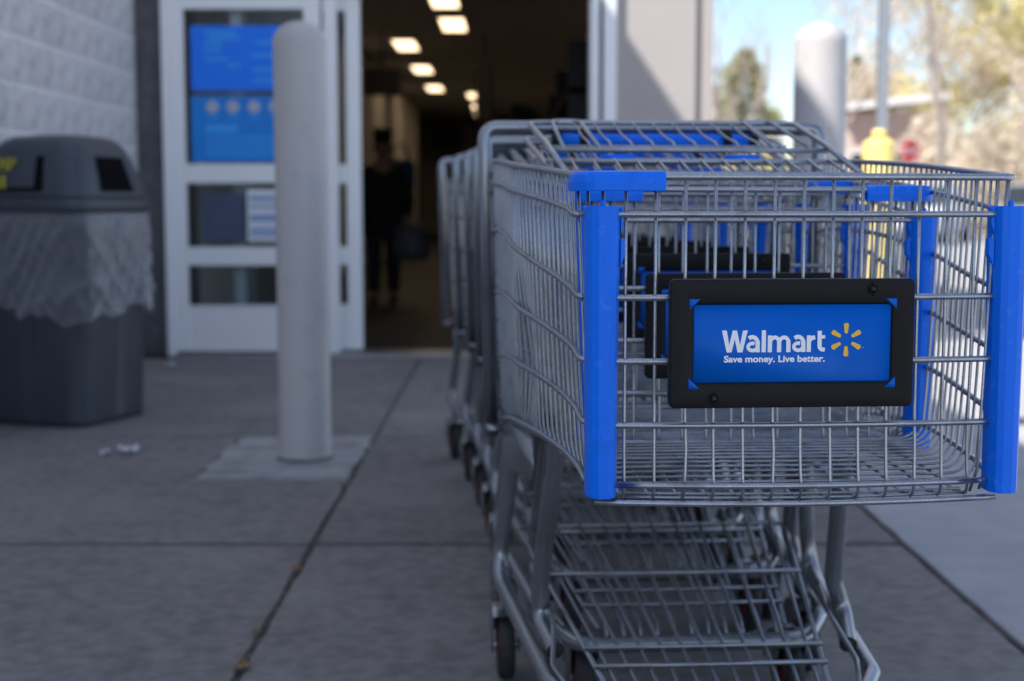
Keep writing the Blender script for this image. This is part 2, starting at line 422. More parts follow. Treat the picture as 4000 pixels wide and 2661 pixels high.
# interior
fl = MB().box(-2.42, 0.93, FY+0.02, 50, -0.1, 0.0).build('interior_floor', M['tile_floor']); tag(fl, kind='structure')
cl = MB().box(-2.42, 0.93, FY+0.6, 50, 2.85, 2.95).build('interior_ceiling', M['ceiling']); tag(cl, kind='structure')
iw = MB().box(-2.42, -1.98, 11.0, 30, 0, 2.85).build('interior_wall_left', M['interior_wall']); tag(iw, kind='structure')
ir = MB().box(0.90, 0.93, 8.75, 42, 2.3, 2.85).build('interior_wall_right', M['interior_wall']); tag(ir, kind='structure')
bk = MB().box(-2.42, 0.93, 38, 38.1, 0, 2.85).build('interior_wall_back', M['interior_wall']); tag(bk, kind='structure')
for i, (x, y) in enumerate([(-0.66, 14.0), (-0.65, 16.0), (-1.33, 18.1), (-1.33, 21.4), (-1.34, 25.0), (-0.69, 26.7), (-0.69, 29.8), (-0.70, 32.4)]):
    lt = empty('ceiling_light', (x, y, 2.85))
    place = {14.0: 'ceiling light nearest the door, cut by the picture edge', 16.0: 'large ceiling light high in the doorway, second from the door',
             18.1: 'first of three ceiling lights above the beige wall', 21.4: 'middle of three ceiling lights above the beige wall',
             25.0: 'last of three ceiling lights above the beige wall', 26.7: 'upper of the three small far ceiling lights in a clump',
             29.8: 'middle of the three small far ceiling lights in a clump', 32.4: 'lowest of the three small far ceiling lights in a clump'}[y]
    tag(lt, 'warm ' + place, 'ceiling light', 'lit ceiling panels inside the store')
    MB().box(-0.15, 0.15, -0.60, 0.60, -0.03, -0.004).build('frame', M['alu'], lt)
    MB().box(-0.128, 0.128, -0.55, 0.55, -0.036, -0.031).build('diffuser', M['lamp'], lt)
for nm, lab, x, y, z, w, h, dpt in (('hanging_sign', 'black box sign hanging near the left ceiling lights', -1.50, 16.5, 2.25, 0.42, 0.30, 0.25),
                               ('hanging_sign', 'tall black sign hanging from the middle of the ceiling', -0.32, 17.0, 2.15, 0.22, 0.70, 0.2),
                               ('wall_screen', 'dark wide screen on the far interior wall', -1.62, 36.0, 2.45, 0.75, 0.5, 0.1)):
    s_ = empty(nm, (x, y, z)); tag(s_, lab, 'sign' if 'sign' in nm else 'screen')
    MB().box(-w/2, w/2, 0, dpt, -h/2, h/2).build('panel', M['interior_dark'], s_, bevel=0.02)
    MB().tube([(0, dpt/2, h/2), (0, dpt/2, 2.85 - z)], 0.012, 6).build('rod', M['interior_dark'], s_)

# shelving running along the right inside wall
for k in range(4):
    sh = empty('store_shelf', (0.62, 9.6 + k*2.6, 0)); tag(sh, ['dark shelf unit just inside the door behind the carts', 'second dark shelf unit along the right inner wall', 'third dark shelf unit along the right inner wall', 'farthest dark shelf unit along the right inner wall'][k], 'shelf', 'shelf units along the inner wall')
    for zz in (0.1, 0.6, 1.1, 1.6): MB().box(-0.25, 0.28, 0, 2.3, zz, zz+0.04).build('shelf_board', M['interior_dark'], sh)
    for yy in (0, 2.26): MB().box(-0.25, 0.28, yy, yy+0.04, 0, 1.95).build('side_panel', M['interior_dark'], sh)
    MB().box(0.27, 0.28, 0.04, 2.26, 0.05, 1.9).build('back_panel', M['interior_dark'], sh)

# ------------------------------------------------------------------ door frame and leaves
df = empty('door_frame', (0, FY, 0)); tag(df, 'white aluminium frame of the sliding entrance with threshold', 'door frame')
MB().box(-1.965, -1.921, -0.03, 0.14, 0, 2.2).build('jamb', M['alu'], df, bevel=0.006)
MB().box(0.438, 0.492, -0.02, 0.20, 0, 2.2).build('jamb', M['alu'], df, bevel=0.006)
MB().box(0.510, 0.583, -0.05, 0.16, 0, 2.2).build('jamb', M['alu'], df, bevel=0.008)
MB().box(0.492, 0.510, 0.03, 0.16, 0, 2.2).build('jamb_groove', M['interior_dark'], df)
MB().box(-1.925, 0.438, -0.01, 0.22, 2.09, 2.22).build('header', M['alu'], df, bevel=0.006)
MB().box(-1.925, 0.438, -0.06, 0.24, -0.02, 0.016).build('threshold', M['zinc'], df, bevel=0.004)

def leaf(name, label, x0, x1, stile0, stile1, y, group=None):
    r = empty(name, (0, FY + y, 0)); tag(r, label, 'door', group)
    d0, d1 = 0.0, 0.045
    for a, b in ((x0, x0+stile0), (x1-stile1, x1)):
        MB().box(a, b, d0, d1, 0.03, 2.085).build('stile', M['alu'], r, bevel=0.005)
    gx0, gx1 = x0+stile0, x1-stile1
    for z0, z1 in ((0.275, 0.292), (0.52, 0.625), (0.985, 1.095), (1.955, 2.085)):
        MB().box(gx0, gx1, d0+0.001, d1-0.001, z0, z1).build('rail', M['alu'], r, bevel=0.005)
    MB().box(gx0, gx1, d0+0.006, d1-0.006, 0.03, 0.275).build('kick_panel', M['alu'], r)
    for z0, z1 in ((0.292, 0.52), (0.625, 0.985), (1.095, 1.955)):
        MB().box(gx0, gx1, 0.020, 0.026, z0, z1).build('pane', M['glass'], r)
    return r
leaf('door_panel', 'white framed glass door panel with blue posters beside the bollard', -1.92, -1.075, 0.075, 0.095, 0.0, 'sliding door panels')
leaf('door_panel', 'slid-open white door panel whose edge borders the dark doorway', -1.60, -0.862, 0.07, 0.085, 0.09, 'sliding door panels')
MB().box(-1.06, -0.985, 0.0, 0.05, 0.02, 2.09).build('mullion', M['alu'], df, bevel=0.005)

def flat(parent, name, m, x0, x1, z0, z1, y): return MB().box(x0, x1, y, y+0.0015, z0, z1).build(name, m, parent)
PYo = FY + 0.014
p1 = flat(None, 'poster', M['poster_blue'], -1.805, -1.20, 1.505, 1.865, PYo); tag(p1, 'bright blue poster with faint lines of print, upper in door glass', 'poster', 'posters in the door glass')
for z, a, b in ((1.825, -1.73, -1.55), (1.795, -1.71, -1.53), (1.765, -1.73, -1.63), (1.73, -1.73, -1.64), (1.68, -1.73, -1.60), (1.645, -1.60, -1.53), (1.77, -1.44, -1.25), (1.70, -1.47, -1.25), (1.62, -1.46, -1.25), (1.56, -1.46, -1.26)):
    flat(p1, 'print_line', M['poster_light'], a, b, z-0.010, z+0.010, PYo-0.003)
p2 = flat(None, 'poster', M['poster_teal'], -1.81, -1.20, 1.105, 1.475, PYo); tag(p2, 'darker blue poster with three round pale icons below the other', 'poster', 'posters in the door glass')
for x in (-1.69, -1.575, -1.455, -1.335):
    m_ = MB(); m_.lathe([(0.035, 0), (0.036, 0.0015), (0.018, 0.0016), (0.012, 0.0008)], (x, PYo-0.0045, 1.415), 20, 'y'); m_.build('round_icon', M['poster_icon'], p2)
    flat(p2, 'print_line', M['poster_light'], x-0.03, x+0.03, 1.35, 1.365, PYo-0.003)
flat(p2, 'print_block', M['poster_light'], -1.73, -1.55, 1.27, 1.315, PYo-0.003)
for k in range(5): flat(p2, 'print_line', M['poster_light'], -1.73, -1.23, 1.135+k*0.026, 1.148+k*0.026, PYo-0.003)
p3 = flat(None, 'notice', M['poster_slate'], -1.76, -1.53, 0.66, 0.93, PYo); tag(p3, 'dim slate-blue notice in the middle pane of the door', 'notice')
p4 = flat(None, 'notice', M['paper'], -1.505, -1.28, 0.655, 0.955, PYo); tag(p4, 'white paper notice with pale blue bands beside the bollard', 'notice')
for z, h in ((0.90, 0.02), (0.855, 0.012), (0.79, 0.03), (0.72, 0.02), (0.69, 0.012)): flat(p4, 'print_band', M['print_pale'], -1.49, -1.30, z-h/2, z+h/2, PYo-0.003)

# ------------------------------------------------------------------ bollards
def bollard(x, y, rad, h, m, label, dome=0.8, nm='bollard'):
    o = empty(nm, (x, y, 0)); tag(o, label, 'bollard')
    prof = [(rad*1.02, 0.0), (rad*1.02, 0.02), (rad, 0.022), (rad, h - rad*dome)]
    for k in range(1, 10):
        t = k/10*PI/2; prof.append((rad*math.cos(t), h - rad*dome + rad*dome*math.sin(t)))
    prof.append((rad*0.02, h))
    MB().lathe(prof, n=48).build('sleeve', m, o, smooth=True)
    MB().lathe([(rad*1.09, -0.004), (rad*1.09, 0.004), (rad*1.03, 0.012)], n=40).build('base_ring', M['dark_pier'], o, smooth=True)
    return o
bollard(-0.715, 4.86, 0.089, 1.49, M['bollard'], 'plain grey bollard in the shade in front of the door')
bollard(1.065, 4.98, 0.090, 1.50, M['bollard'], 'grey bollard with a sunlit white top behind the carts')
yb = bollard(2.24, 8.75, 0.098, 1.27, M['yellow'], 'yellow bollard carrying a thin steel sign post', 0.45)
MB().lathe([(0.045, 1.25), (0.045, 1.30), (0.038, 1.32)], n=20).build('collar', M['yellow'], yb, smooth=True)
sp = empty('sign_post', (2.25, 8.75, 1.30)); tag(sp, 'square steel post standing on the yellow bollard', 'post')
MB().box(-0.031, 0.031, -0.031, 0.031, 0, 1.75).build('post', M['galv'], sp, bevel=0.003)
hb = MB()
for k in range(42): hb.lathe([(0.0055, -0.0325), (0.0055, -0.031)], (0, 0, 0.05+k*0.04), 8, 'y')
hb.build('punched_hole', M['interior_dark'], sp)['kind'] = 'stuff'
MB().box(-0.15, 0.15, -0.036, -0.0335, 1.30, 1.75).build('sign_plate', M['alu'], sp)

# ================================================================== SHOPPING CARTS
# cart frame: x across, y from the front of the basket (0) back to the handle, z up
UK = np.array([0, 0.25, 0.6, 0.96])
RAILS = [(.874, .893, .913, .922), (.778, .803, .834, .834), (.704, .725, .737, .7235), (.629, .650, .642, .606), (.559, .571, .545, .489)]
RIM = (.917, .931, .949, .961)
FLOOR = (.541, .552, .525, .470)
def lag(zs, u):
    t = 0.0
    for i in range(4):
        w = 1.0
        for j in range(4):
            if j != i: w *= (u - UK[j]) / (UK[i] - UK[j])
        t += w * zs[i]
    return t
def sstep(t): t = max(0.0, min(1.0, t)); return t*t*(3-2*t)
def hw(u, side): return 0.259 + (0.046 if side < 0 else 0.042) * sstep(u / 0.5)
def side_x(u, z, side):
    f, r = lag(FLOOR, u), lag(RIM, u)
    return side * (hw(u, side) - 0.016 * (1 - (z - f) / (r - f)))
def bow(x, z, inset=0.0):
    b = 0.014 + 0.012 * max(0, min(1, (0.63 - z) / 0.09))
    return -b * (1 - (x / 0.25) ** 2) + inset
CR = 0.036
def corner_pts(z, side, n=6, zf=None, inset=0.0):
    """from the side (u=CR) round to the front"""
    xe = abs(side_x(0.03, z, side)) - inset; out = []
    for k in range(n + 1):
        t = k / n * PI / 2
        out.append((side * (xe - CR + CR * math.cos(t)), CR - (CR - inset) * math.sin(t) + (bow(xe-CR, z) * (k/n)), z))
    return out
def side_path(zs, side, off=0.0, u0=0.96):
    pts = []
    for u in np.linspace(u0, 0.07, 22):
        z = lag(zs, u); pts.append((side_x(u, z, side) + side*off, u, z))
    return pts
def front_path(z, off=0.0, x0=-0.21, x1=0.21):
    return [(x, bow(x, z) - off, z) for x in np.linspace(x0, x1, 15)]

WR, RR = 0.0020, 0.0037   # wire and rail radii

def build_cart():
    P = {}
    # ---- front grille
    mb = MB(); rng = random.Random(3)
    xs = [0.0343 * k for k in range(-6, 7)]
    for zs in RAILS:
        z0 = zs[0]
        c0 = corner_pts(z0, -1); c1 = corner_pts(z0, 1)
        mb.tube([(p[0], p[1]-0.004, p[2]) for p in c0[2:]] + front_path(z0, 0.004) + [(p[0], p[1]-0.004, p[2]) for p in reversed(c1[2:])], RR, 8)
    for i, x in enumerate(xs):
        zt, zf = RIM[0], FLOOR[0]
        pts = [(x, bow(x, z), z) for z in (zt, 0.80, 0.70)]
        kx = rng.uniform(-0.0008, 0.0008) + (0.003 if i in (2, 5) else 0) - (0.003 if i == 12 else 0)
        pts += [(x + kx*0.5, bow(x, .64), .64), (x + kx, bow(x, .60), 0.60), (x + kx*0.6, bow(x, .575), 0.572)]
        yb = bow(x, zf)
        pts += [(x, yb + 0.0005, zf + 0.016), (x, yb + 0.004, zf + 0.006), (x, yb + 0.012, zf), (x, yb + 0.03, zf)]
        mb.tube(pts, WR, 6)
    for s in (-1, 1):
        for k in (1, 3, 5):
            a = corner_pts(RIM[0], s)[k]; b = corner_pts(FLOOR[0] + .03, s)[k]
            mb.tube([a, b, (b[0]*0.985, b[1] + 0.012, FLOOR[0] + 0.002)], WR, 6)
    zf = FLOOR[0]
    mb.tube([(x, bow(x, zf) - 0.002, zf - 0.003) for x in np.linspace(-0.24, 0.24, 17)], RR, 8)
    P['front_grille'] = mb
    # ---- sides
    us = [0.062 + 0.0267 * k for k in range(34)]
    for s, nm in ((-1, 'side_grille'), (1, 'side_grille.b')):
        mb = MB()
        for zs in RAILS:
            c = corner_pts(zs[0], s)
            mb.tube(side_path(zs, s, 0.004) + [(p[0] + s*0.004, p[1], p[2]) for p in c[:3]], RR, 8)
        for k, u in enumerate(us):
            zt, zf = lag(RIM, u), lag(FLOOR, u)
            xt = side_x(u, zt, s); xb = side_x(u, zf + .04, s)
            j = rng.uniform(-0.0008, 0.0008)
            dent = -s * 0.016 * math.exp(-((u - 0.42) / 0.06) ** 2) if s < 0 else 0.0
            pts = [(xt, u, zt), (side_x(u, zt - .12, s), u + j, zt - .12), (side_x(u, zf + .12, s) + dent, u - j, zf + .12)]
            pts += fillet([(xb + dent*0.5, u, zf + .06), (xb - s*0.004, u, zf), (xb - s*0.07, u, zf)], 0.034, 5)
            mb.tube(pts, WR, 6)
        P[nm] = mb
    # ---- rim
    mb = MB()
    L = [(p[0], p[1], p[2]) for p in side_path(RIM, -1)]
    Rr = [(p[0], p[1], p[2]) for p in side_path(RIM, 1)]
    def rim_corner(s):
        xe = 0.2585; r = 0.022
        return [(s*(xe - r + r*math.cos(t)), r - r*math.sin(t) - 0.0, RIM[0]) for t in np.linspace(0, PI/2, 6)]
    pts = L + rim_corner(-1) + front_path(RIM[0], 0, -0.22, 0.22) + list(reversed(rim_corner(1))) + list(reversed(Rr))
    mb.tube(pts, 0.0043, 10)
    P['top_rim'] = mb
    # ---- floor
    mb = MB()
    for u in us:
        zf = lag(FLOOR, u); a = abs(side_x(u, zf+.04, -1)) - 0.068; b = abs(side_x(u, zf+.04, 1)) - 0.068
        mb.tube([(-a, u, zf), (b, u, zf)], WR, 6)
    for u in (0.035, 0.012):
        mb.tube([(x, u + bow(x, .55), FLOOR[0] + 0.001) for x in np.linspace(-0.21, 0.21, 9)], WR, 6)
    for x in xs:
        mb.tube([(x, u + (bow(x, .541) + 0.03 if i == 0 else 0), lag(FLOOR, u) - 0.0035) for i, u in enumerate(np.linspace(0.0, 0.95, 9))], WR, 6)
    for u in (0.3, 0.62, 0.95):
        zf = lag(FLOOR, u); mb.tube([(-0.25, u, zf - 0.008), (0.25, u, zf - 0.008)], RR, 8)
    P['basket_floor'] = mb
    # ---- rear gate, pushed up by the next cart
    mb = MB()
    A = np.array([0, 0.955, 1.030]); B = np.array([0, 0.48, 0.930])
    def gp(x, t, up=0.0): p = A + (B - A) * t; return (x, p[1], p[2] + up)
    def gw(t): return 0.243 - 0.021 * t
    mb.tube(fillet([gp(-gw(1), 1), gp(-gw(.55), .55, .004), gp(-gw(.5), .5, .004), gp(-gw(0), 0), gp(gw(0), 0), gp(gw(.5), .5, .004), gp(gw(.55), .55, .004), gp(gw(1), 1)], 0.03), 0.0048, 8)
    for t in (0.57, 0.78, 1.0): mb.tube([gp(-gw(t), t, -.002), gp(gw(t), t, -.002)], 0.0042, 8)
    for k in range(-5, 5):
        x = 0.0355 * k + 0.018
        mb.tube([gp(x, 0.02), gp(x, 0.28, -.003), gp(x, 0.46, 0.002), gp(x, 0.55, -.004)], 0.0021, 6)
    for k in range(-6, 7):
        x = 0.034 * k; mb.tube([gp(x, .76), gp(x, 1.01, -0.001)], 0.0023, 6)
    for s in (-1, 1):
        mb.tube(fillet([gp(s*.205, .55), gp(s*.20, 0.0, .003), gp(s*.15, 0.0, .003), gp(s*.145, .55)], 0.02), 0.0036, 8)
    P['rear_gate'] = mb
    for i, x in enumerate((-0.125, 0.075)):
        mb = MB()
        p = gp(x, 0.68, -0.006); mb.box(p[0]-.026, p[0]+.026, p[1]-.015, p[1]+.015, p[2]-.006, p[2]+.006)
        P['seat_clip' + '.b'*i] = mb
    # child seat flap lying under the gate
    mb = MB()
    for k in range(-6, 7):
        x = 0.036*k; mb.tube([(x, 0.93, 0.985), (x, 0.80, 0.957), (x, 0.66, 0.90)], 0.0021, 6)
    for u, z in ((0.93, .985), (0.80, .957), (0.66, .90)): mb.tube([(-.225, u, z), (.225, u, z)], 0.0038, 8)
    P['child_seat'] = mb
    # ---- handle
    mb = MB()
    mb.tube(fillet([(-.306, 1.035, .445), (-.316, 1.035, .97), (-.318, 1.045, 1.025), (.318, 1.045, 1.025), (.316, 1.035, .97), (.306, 1.035, .445)], [.3, .045, .045, .3], 7), 0.0135, 14)
    P['handle'] = mb
    mb = MB(); mb.tube([(-.175, 1.02, .998), (.175, 1.02, .998)], 0.0155, 14); P['handle_grip'] = mb
    for i, x in enumerate((-.185, -.135, .135, .185)):
        mb = MB()
        mb.tube([(x-.008, 1.02, .998), (x+.008, 1.02, .998)], 0.018, 12); mb.box(x-.006, x+.006, 1.018, 1.046, .998, 1.02)
        P['grip_clamp' + '.b'*i] = mb
    # ---- side frames with the legs and base rails
    for s, nm in ((-1, 'side_frame'), (1, 'side_frame.b')):
        mb = MB()
        e = .014 if s > 0 else -.008                          # the base is slightly skewed
        mb.tube(fillet([(s*(.236+e), .575, .172), (s*(.254+e), .665, .200), (s*.246, .655, .26), (s*.228, .545, .525)], [.04, .05, .3], 7), 0.0148, 14, caps=False)
        mb.tube(fillet([(s*.262, .915, .50), (s*.298, .985, .190), (s*(.252+e), .50, .148), (s*.200, .37, .140), (s*.0, .37, .140)], [.07, .06, .06], 8), 0.0148, 14, caps=False)
        # open stub: dark inside
        P[nm] = mb
    for i, s in enumerate((-1, 1)):
        mb = MB(); mb.lathe([(0.0128, 0), (0.0127, 0.002)], (s*(.236 + (.014 if s > 0 else -.008)), .574, .1725), 14, 'y'); P['stub_end' + '.b'*i] = mb
    for s, nm in ((-1, 'gusset_plate'), (1, 'gusset_plate.b')):
        mb = MB()
        pts = [(.292, .93, .41), (.292, .93, .515), (.266, .60, .512), (.266, .575, .470), (.266, .60, .445)]
        a = [(s*x, y, z) for x, y, z in pts]; b = [(s*(x-.004), y, z) for x, y, z in pts]
        mb.loft([a, b] if s > 0 else [b, a])
        mb.box(*sorted((s*.29, s*.318)), .93, 1.03, .47, .475)
        P[nm] = mb
    # ---- lower tray
    mb = MB()
    def tz(u): return .172 + (.272 - .172) * (u - .40) / .62
    def tw(u): return .168 + (.258 - .168) * (u - .40) / .62
    mb.tube(fillet([(-.165, .385, .165), (-.258, 1.02, .272), (.258, 1.02, .272), (.165, .385, .165)], .025), 0.0042, 8)
    for u in (.455, .515, .79): mb.tube([(-tw(u)-.004, u, tz(u)+.004), (tw(u)+.004, u, tz(u)+.004)], 0.0040, 8)
    for k in range(-5, 6):
        f = k / 5.6
        mb.tube([(f*tw(1.02), 1.02, .272), (f*tw(.8), .8, tz(.8)), (f*tw(.40), .40, .170), (f*tw(.40), .375, .150)], 0.0034, 8)
    for s in (-1, 1):
        mb.tube(fillet([(s*.236, .70, .235), (s*.228, .61, .213), (s*.240, .50, .172), (s*.22, .42, .160)], .03), 0.0040, 8)
    P['lower_tray'] = mb
    # ---- cart sign
    cx, cz, cy = -0.0165, 0.7265, -0.0235
    W, H = 0.284, 0.148
    mb = MB()
    def loop(w, h, r, y, n=5): return [(cx + a, y, cz + b) for a, b in rrect(w, h, r, n)]
    rings = [loop(W, H, .0062, cy + .0005), loop(W, H, .0062, cy - .0112), loop(W - .001, H - .001, .0058, cy - .0125), loop(W - .0034, H - .0034, .005, cy - .013),
             loop(.236, .0955, .004, cy - .0128), loop(.2305, .0900, .0035, cy - .0112), loop(.230, .0895, .0032, cy - .0070)]
    mb.loft(rings, True, False)
    P['sign_frame'] = mb
    mb = MB(); mb.loft([loop(W-.006, H-.006, .006, -.004), loop(W-.006, H-.006, .006, -.0175), loop(W-.012, H-.012, .005, -.0185)]); P['sign_back'] = mb
    mb = MB(); mb.loft([loop(.2298, .0893, .003, cy - .0068), loop(.2298, .0893, .003, cy - .0104)]); P['sign_panel'] = mb
    q = .0125; nw = 0
    yy = cy - .0133
    for sx in (-1, 1):
        for sz in (-1, 1):
            mb = MB()
            ax, az = cx + sx*.1205, cz + sz*.0515
            tri = [(ax, az), (ax - sx*q, az), (ax, az - sz*q)]
            if sx*sz < 0: tri = tri[::-1]
            mb.prism(tri, yy - .0002, yy + .001)
            P['corner_window' + '.b'*nw] = mb; nw += 1
    return P

LM = {'front_grille': 'wire', 'side_grille': 'wire', 'top_rim': 'wire', 'basket_floor': 'wire', 'rear_gate': 'wire', 'child_seat': 'wire', 'seat_clip': 'blue', 'handle': 'tube',
      'handle_grip': 'blue', 'grip_clamp': 'black', 'side_frame': 'tube', 'stub_end': 'interior_dark', 'gusset_plate': 'tube', 'lower_tray': 'tube',
      'sign_frame': 'black', 'sign_back': 'black', 'sign_panel': 'panel_blue', 'corner_window': 'panel_blue'}
PARENT = {'handle_grip': 'handle', 'grip_clamp': 'handle', 'seat_clip': 'rear_gate', 'stub_end': 'side_frame', 'sign_back': 'sign_frame', 'sign_panel': 'sign_frame', 'corner_window': 'sign_frame'}

def post_mesh(s):
    """blue corner guard, an open-backed octagonal plastic profile with a clip tab"""
    mb = MB(); rings = []
    for z, k in ((.5445, .86), (.549, .885), (.62, .90), (.74, .94), (.845, 1.0), (.876, 1.02), (.882, 1.03), (.8835, 1.0)):
        xe = .2487 if s > 0 else .2325; rg = []
        w, dp = .0200 * k, .017
        prof = [(-w, .018), (-w, -.004), (-w*.72, -dp*.75), (-w*.30, -dp*1.0), (w*.34, -dp*1.0), (w*.74, -dp*.78), (w, -.003), (w, .018), (w*.8, .018), (w*.75, .002), (0, -.008), (-w*.75, .002), (-w*.8, .018)]
        for a, b in prof: rg.append((s*xe + s*(-a), b - .003, z))
        if s < 0: rg = rg
        else: rg = rg[::-1]
        rings.append(rg)
    mb.loft(rings)
    t = s*-.0205 + (.2487 if s > 0 else -.2325)
    for z0, z1, w in ((.862, .882, .0035), (.825, .846, .0055)):
        a, b = sorted((t, t - s*w))
        tip = t - s*w
        mb.add([(t, -.008, z0 - .012), (t, .004, z0 - .012), (tip, -.006, z0 + .002), (tip, .004, z0 + .002), (tip, -.006, z1), (tip, .004, z1), (t, -.008, z1), (t, .004, z1)],
               [(0, 2, 3, 1), (2, 4, 5, 3), (4, 6, 7, 5), (0, 6, 4, 2), (1, 3, 5, 7)])
    xe = .2487 if s > 0 else .2325
    mb.tube([(s*xe, -.004, .87), (s*xe, -.004, .8885), (s*xe, -.004, .891)], [.0034, .0034, .0016], 8)
    return mb

def cap_mesh(s, front_len=0.098):
    """blue bumper wrapped round a top corner of the rim"""
    mb = MB(); xe = 0.2585; r = 0.026
    path = [(s*xe, .052), (s*xe, .032)] + [(s*(xe - r + r*math.cos(t)), r - r*math.sin(t) - .001) for t in np.linspace(0.15, PI/2, 6)]
    path += [(s*(xe - r - d), -.001 + bow(xe-r-d, .917)*0.6) for d in (.02, .045, .07, front_len - r)]
    prof = [(-.0095, -.0165), (-.0100, -.006), (-.0085, .0025), (-.005, .0060), (.003, .0068), (.0075, .005), (.009, 0), (.0088, -.0150), (.0065, -.0150), (.006, -.002), (-.0065, -.002), (-.0072, -.0165)]
    rings = []
    n = len(path)
    for i, (x, y) in enumerate(path):
        a = path[max(0, i-1)]; b = path[min(n-1, i+1)]
        tx, ty = b[0]-a[0], b[1]-a[1]; l_ = math.hypot(tx, ty); tx /= l_; ty /= l_
        nx, ny = (ty, -tx)
        # inward normal sign: outside of the basket is negative profile side
        if nx * (-s) + ny * 1 < 0: nx, ny = -nx, -ny
        k = 1.0 if 0 < i < n-1 else 0.90
        ring = [(x + nx*p*k, y + ny*p*k, RIM[0] + q*k - (0 if k == 1 else .0006)) for p, q in prof]
        rings.append(ring if s > 0 else ring[::-1])
    mb.loft(rings); return mb

def caster(parent, x, y, top):
    rad = .0625; w = .0155
    c = MB()
    # arched hood plate over the wheel, with two side cheeks
    rings = []
    for k in range(13):
        t = R(5) + k/12 * R(118); rr = rad + .014
        rings.append([(x + a, y + (rr + b)*math.cos(t), rad + (rr + b)*math.sin(t)) for a, b in ((-.026, -.004), (-.026, 0.002), (-.018, .004), (.018, .004), (.026, .002), (.026, -.004), (.018, 0), (-.018, 0))])
    c.loft(rings)
    for s in (-1, 1):
        c.loft([[(x + s*(.0235+d), y + a, rad + b) for a, b in ((-.030, .068), (-.012, -.012), (.012, -.014), (.066, .030), (.045, .066))] for d in ((0, .003) if s > 0 else (.003, 0))])
    c.lathe([(.012, rad*2+.012), (.012, top)], (x, y, 0), 12)
    f = c.build('caster_fork', M['tube'], parent, smooth=False)
    tyre = MB()
    tyre.lathe([(.038, -w*.92), (.055, -w*.98), (.0605, -w*.75), (.0625, -w*.3), (.0625, w*.3), (.0605, w*.75), (.055, w*.98), (.038, w*.92)], (x, y, rad), 32, 'x')
    wl_ = tyre.build('wheel', M['rubber'], parent, smooth=True)
    h = MB(); h.lathe([(.010, -w*1.15), (.020, -w*1.1), (.038, -w*.99), (.038, w*.99), (.020, w*1.1), (.010, w*1.15)], (x, y, rad), 20, 'x'); h.build('hub', M['hub'], wl_, smooth=True)
    b = MB(); b.lathe([(.0075, -.0265), (.0075, .0265)], (x, y, rad), 6, 'x'); b.build('axle_bolt', M['steel'], f)

def screw(parent, x, z, y):
    m = MB(); m.lathe([(.0064, .0004), (.0064, -.0008), (.0052, -.0012), (.0050, .0002), (.0046, .0002), (.0044, -.0012), (.0034, -.0026), (.0016, -.0032), (.0004, -.0033)], (x, y, z), 24, 'y')
    m.box(x-.0009, x+.0009, y-.0003, y+.0004, z-.0085, z+.0085)
    o = m.build('screw', M['black'], parent, smooth=True)
    m = MB(); m.box(x-.0022, x+.0022, y-.0035, y-.0031, z-.0005, z+.0005); m.box(x-.0005, x+.0005, y-.0036, y-.0030, z-.0022, z+.0022)
    m.build('screw_slot', M['interior_dark'], o)
    return o

# lettering drawn as outlines (stroke polygons), units: x-height = 1
GL = {}
def arc(cx, cz, rx, rz, a0, a1, n=10): return [(cx + rx*math.cos(R(a0+(a1-a0)*k/n)), cz + rz*math.sin(R(a0+(a1-a0)*k/n))) for k in range(n+1)]
def glyphs():
    """humanist bold lower case as filled polygons and ribbons, cap height 1"""
    t = .105
    def a(x): return [('r', arc(x+.30, .40, .275, .295, 128, 12, 9) + [(x+.565, .30), (x+.575, 0)], [t*.92]*9 + [t]*3),
                      ('r', arc(x+.315, .245, .215, .165, 62, 330, 14), [t*.8]*15)]
    g = []
    g.append(('p', [(0, 1), (.235, 1), (.365, .34), (.525, 1), (.735, 1), (.895, .34), (1.025, 1), (1.26, 1), (1.015, 0), (.775, 0), (.63, .60), (.485, 0), (.245, 0)]))
    g += a(1.185)
    g.append(('p', [(1.945, 0), (2.155, 0), (2.155, 1), (1.945, 1)]))
    x = 2.245
    g.append(('p', [(x, 0), (x+.21, 0), (x+.21, .60), (x+.195, .765), (x+.008, .765), (x, .66)]))
    for k in (0, .455):
        g.append(('r', [(x+k+.11, .44)] + arc(x+k+.345, .43, .22, .245, 165, 20, 8) + [(x+k+.56, .36), (x+k+.56, 0)], [t*.6, t*.75] + [t*.85]*7 + [t, t, t]))
    g += a(3.425)
    x = 4.155
    g.append(('p', [(x, 0), (x+.21, 0), (x+.21, .60), (x+.19, .765), (x+.006, .765), (x, .66)]))
    g.append(('r', [(x+.11, .38), (x+.15, .53), (x+.24, .635), (x+.41, .672)], [t*.7, t*.85, t*.95, t*.95]))
    x = 4.68
    g.append(('r', [(x+.105, .965), (x+.105, .32), (x+.125, .19), (x+.20, .115), (x+.37, .095)], [t, t, t, t*.95, t*.85]))
    g.append(('p', [(x-.0, .61), (x+.375, .61), (x+.375, .765), (x-.0, .765)]))
    return g
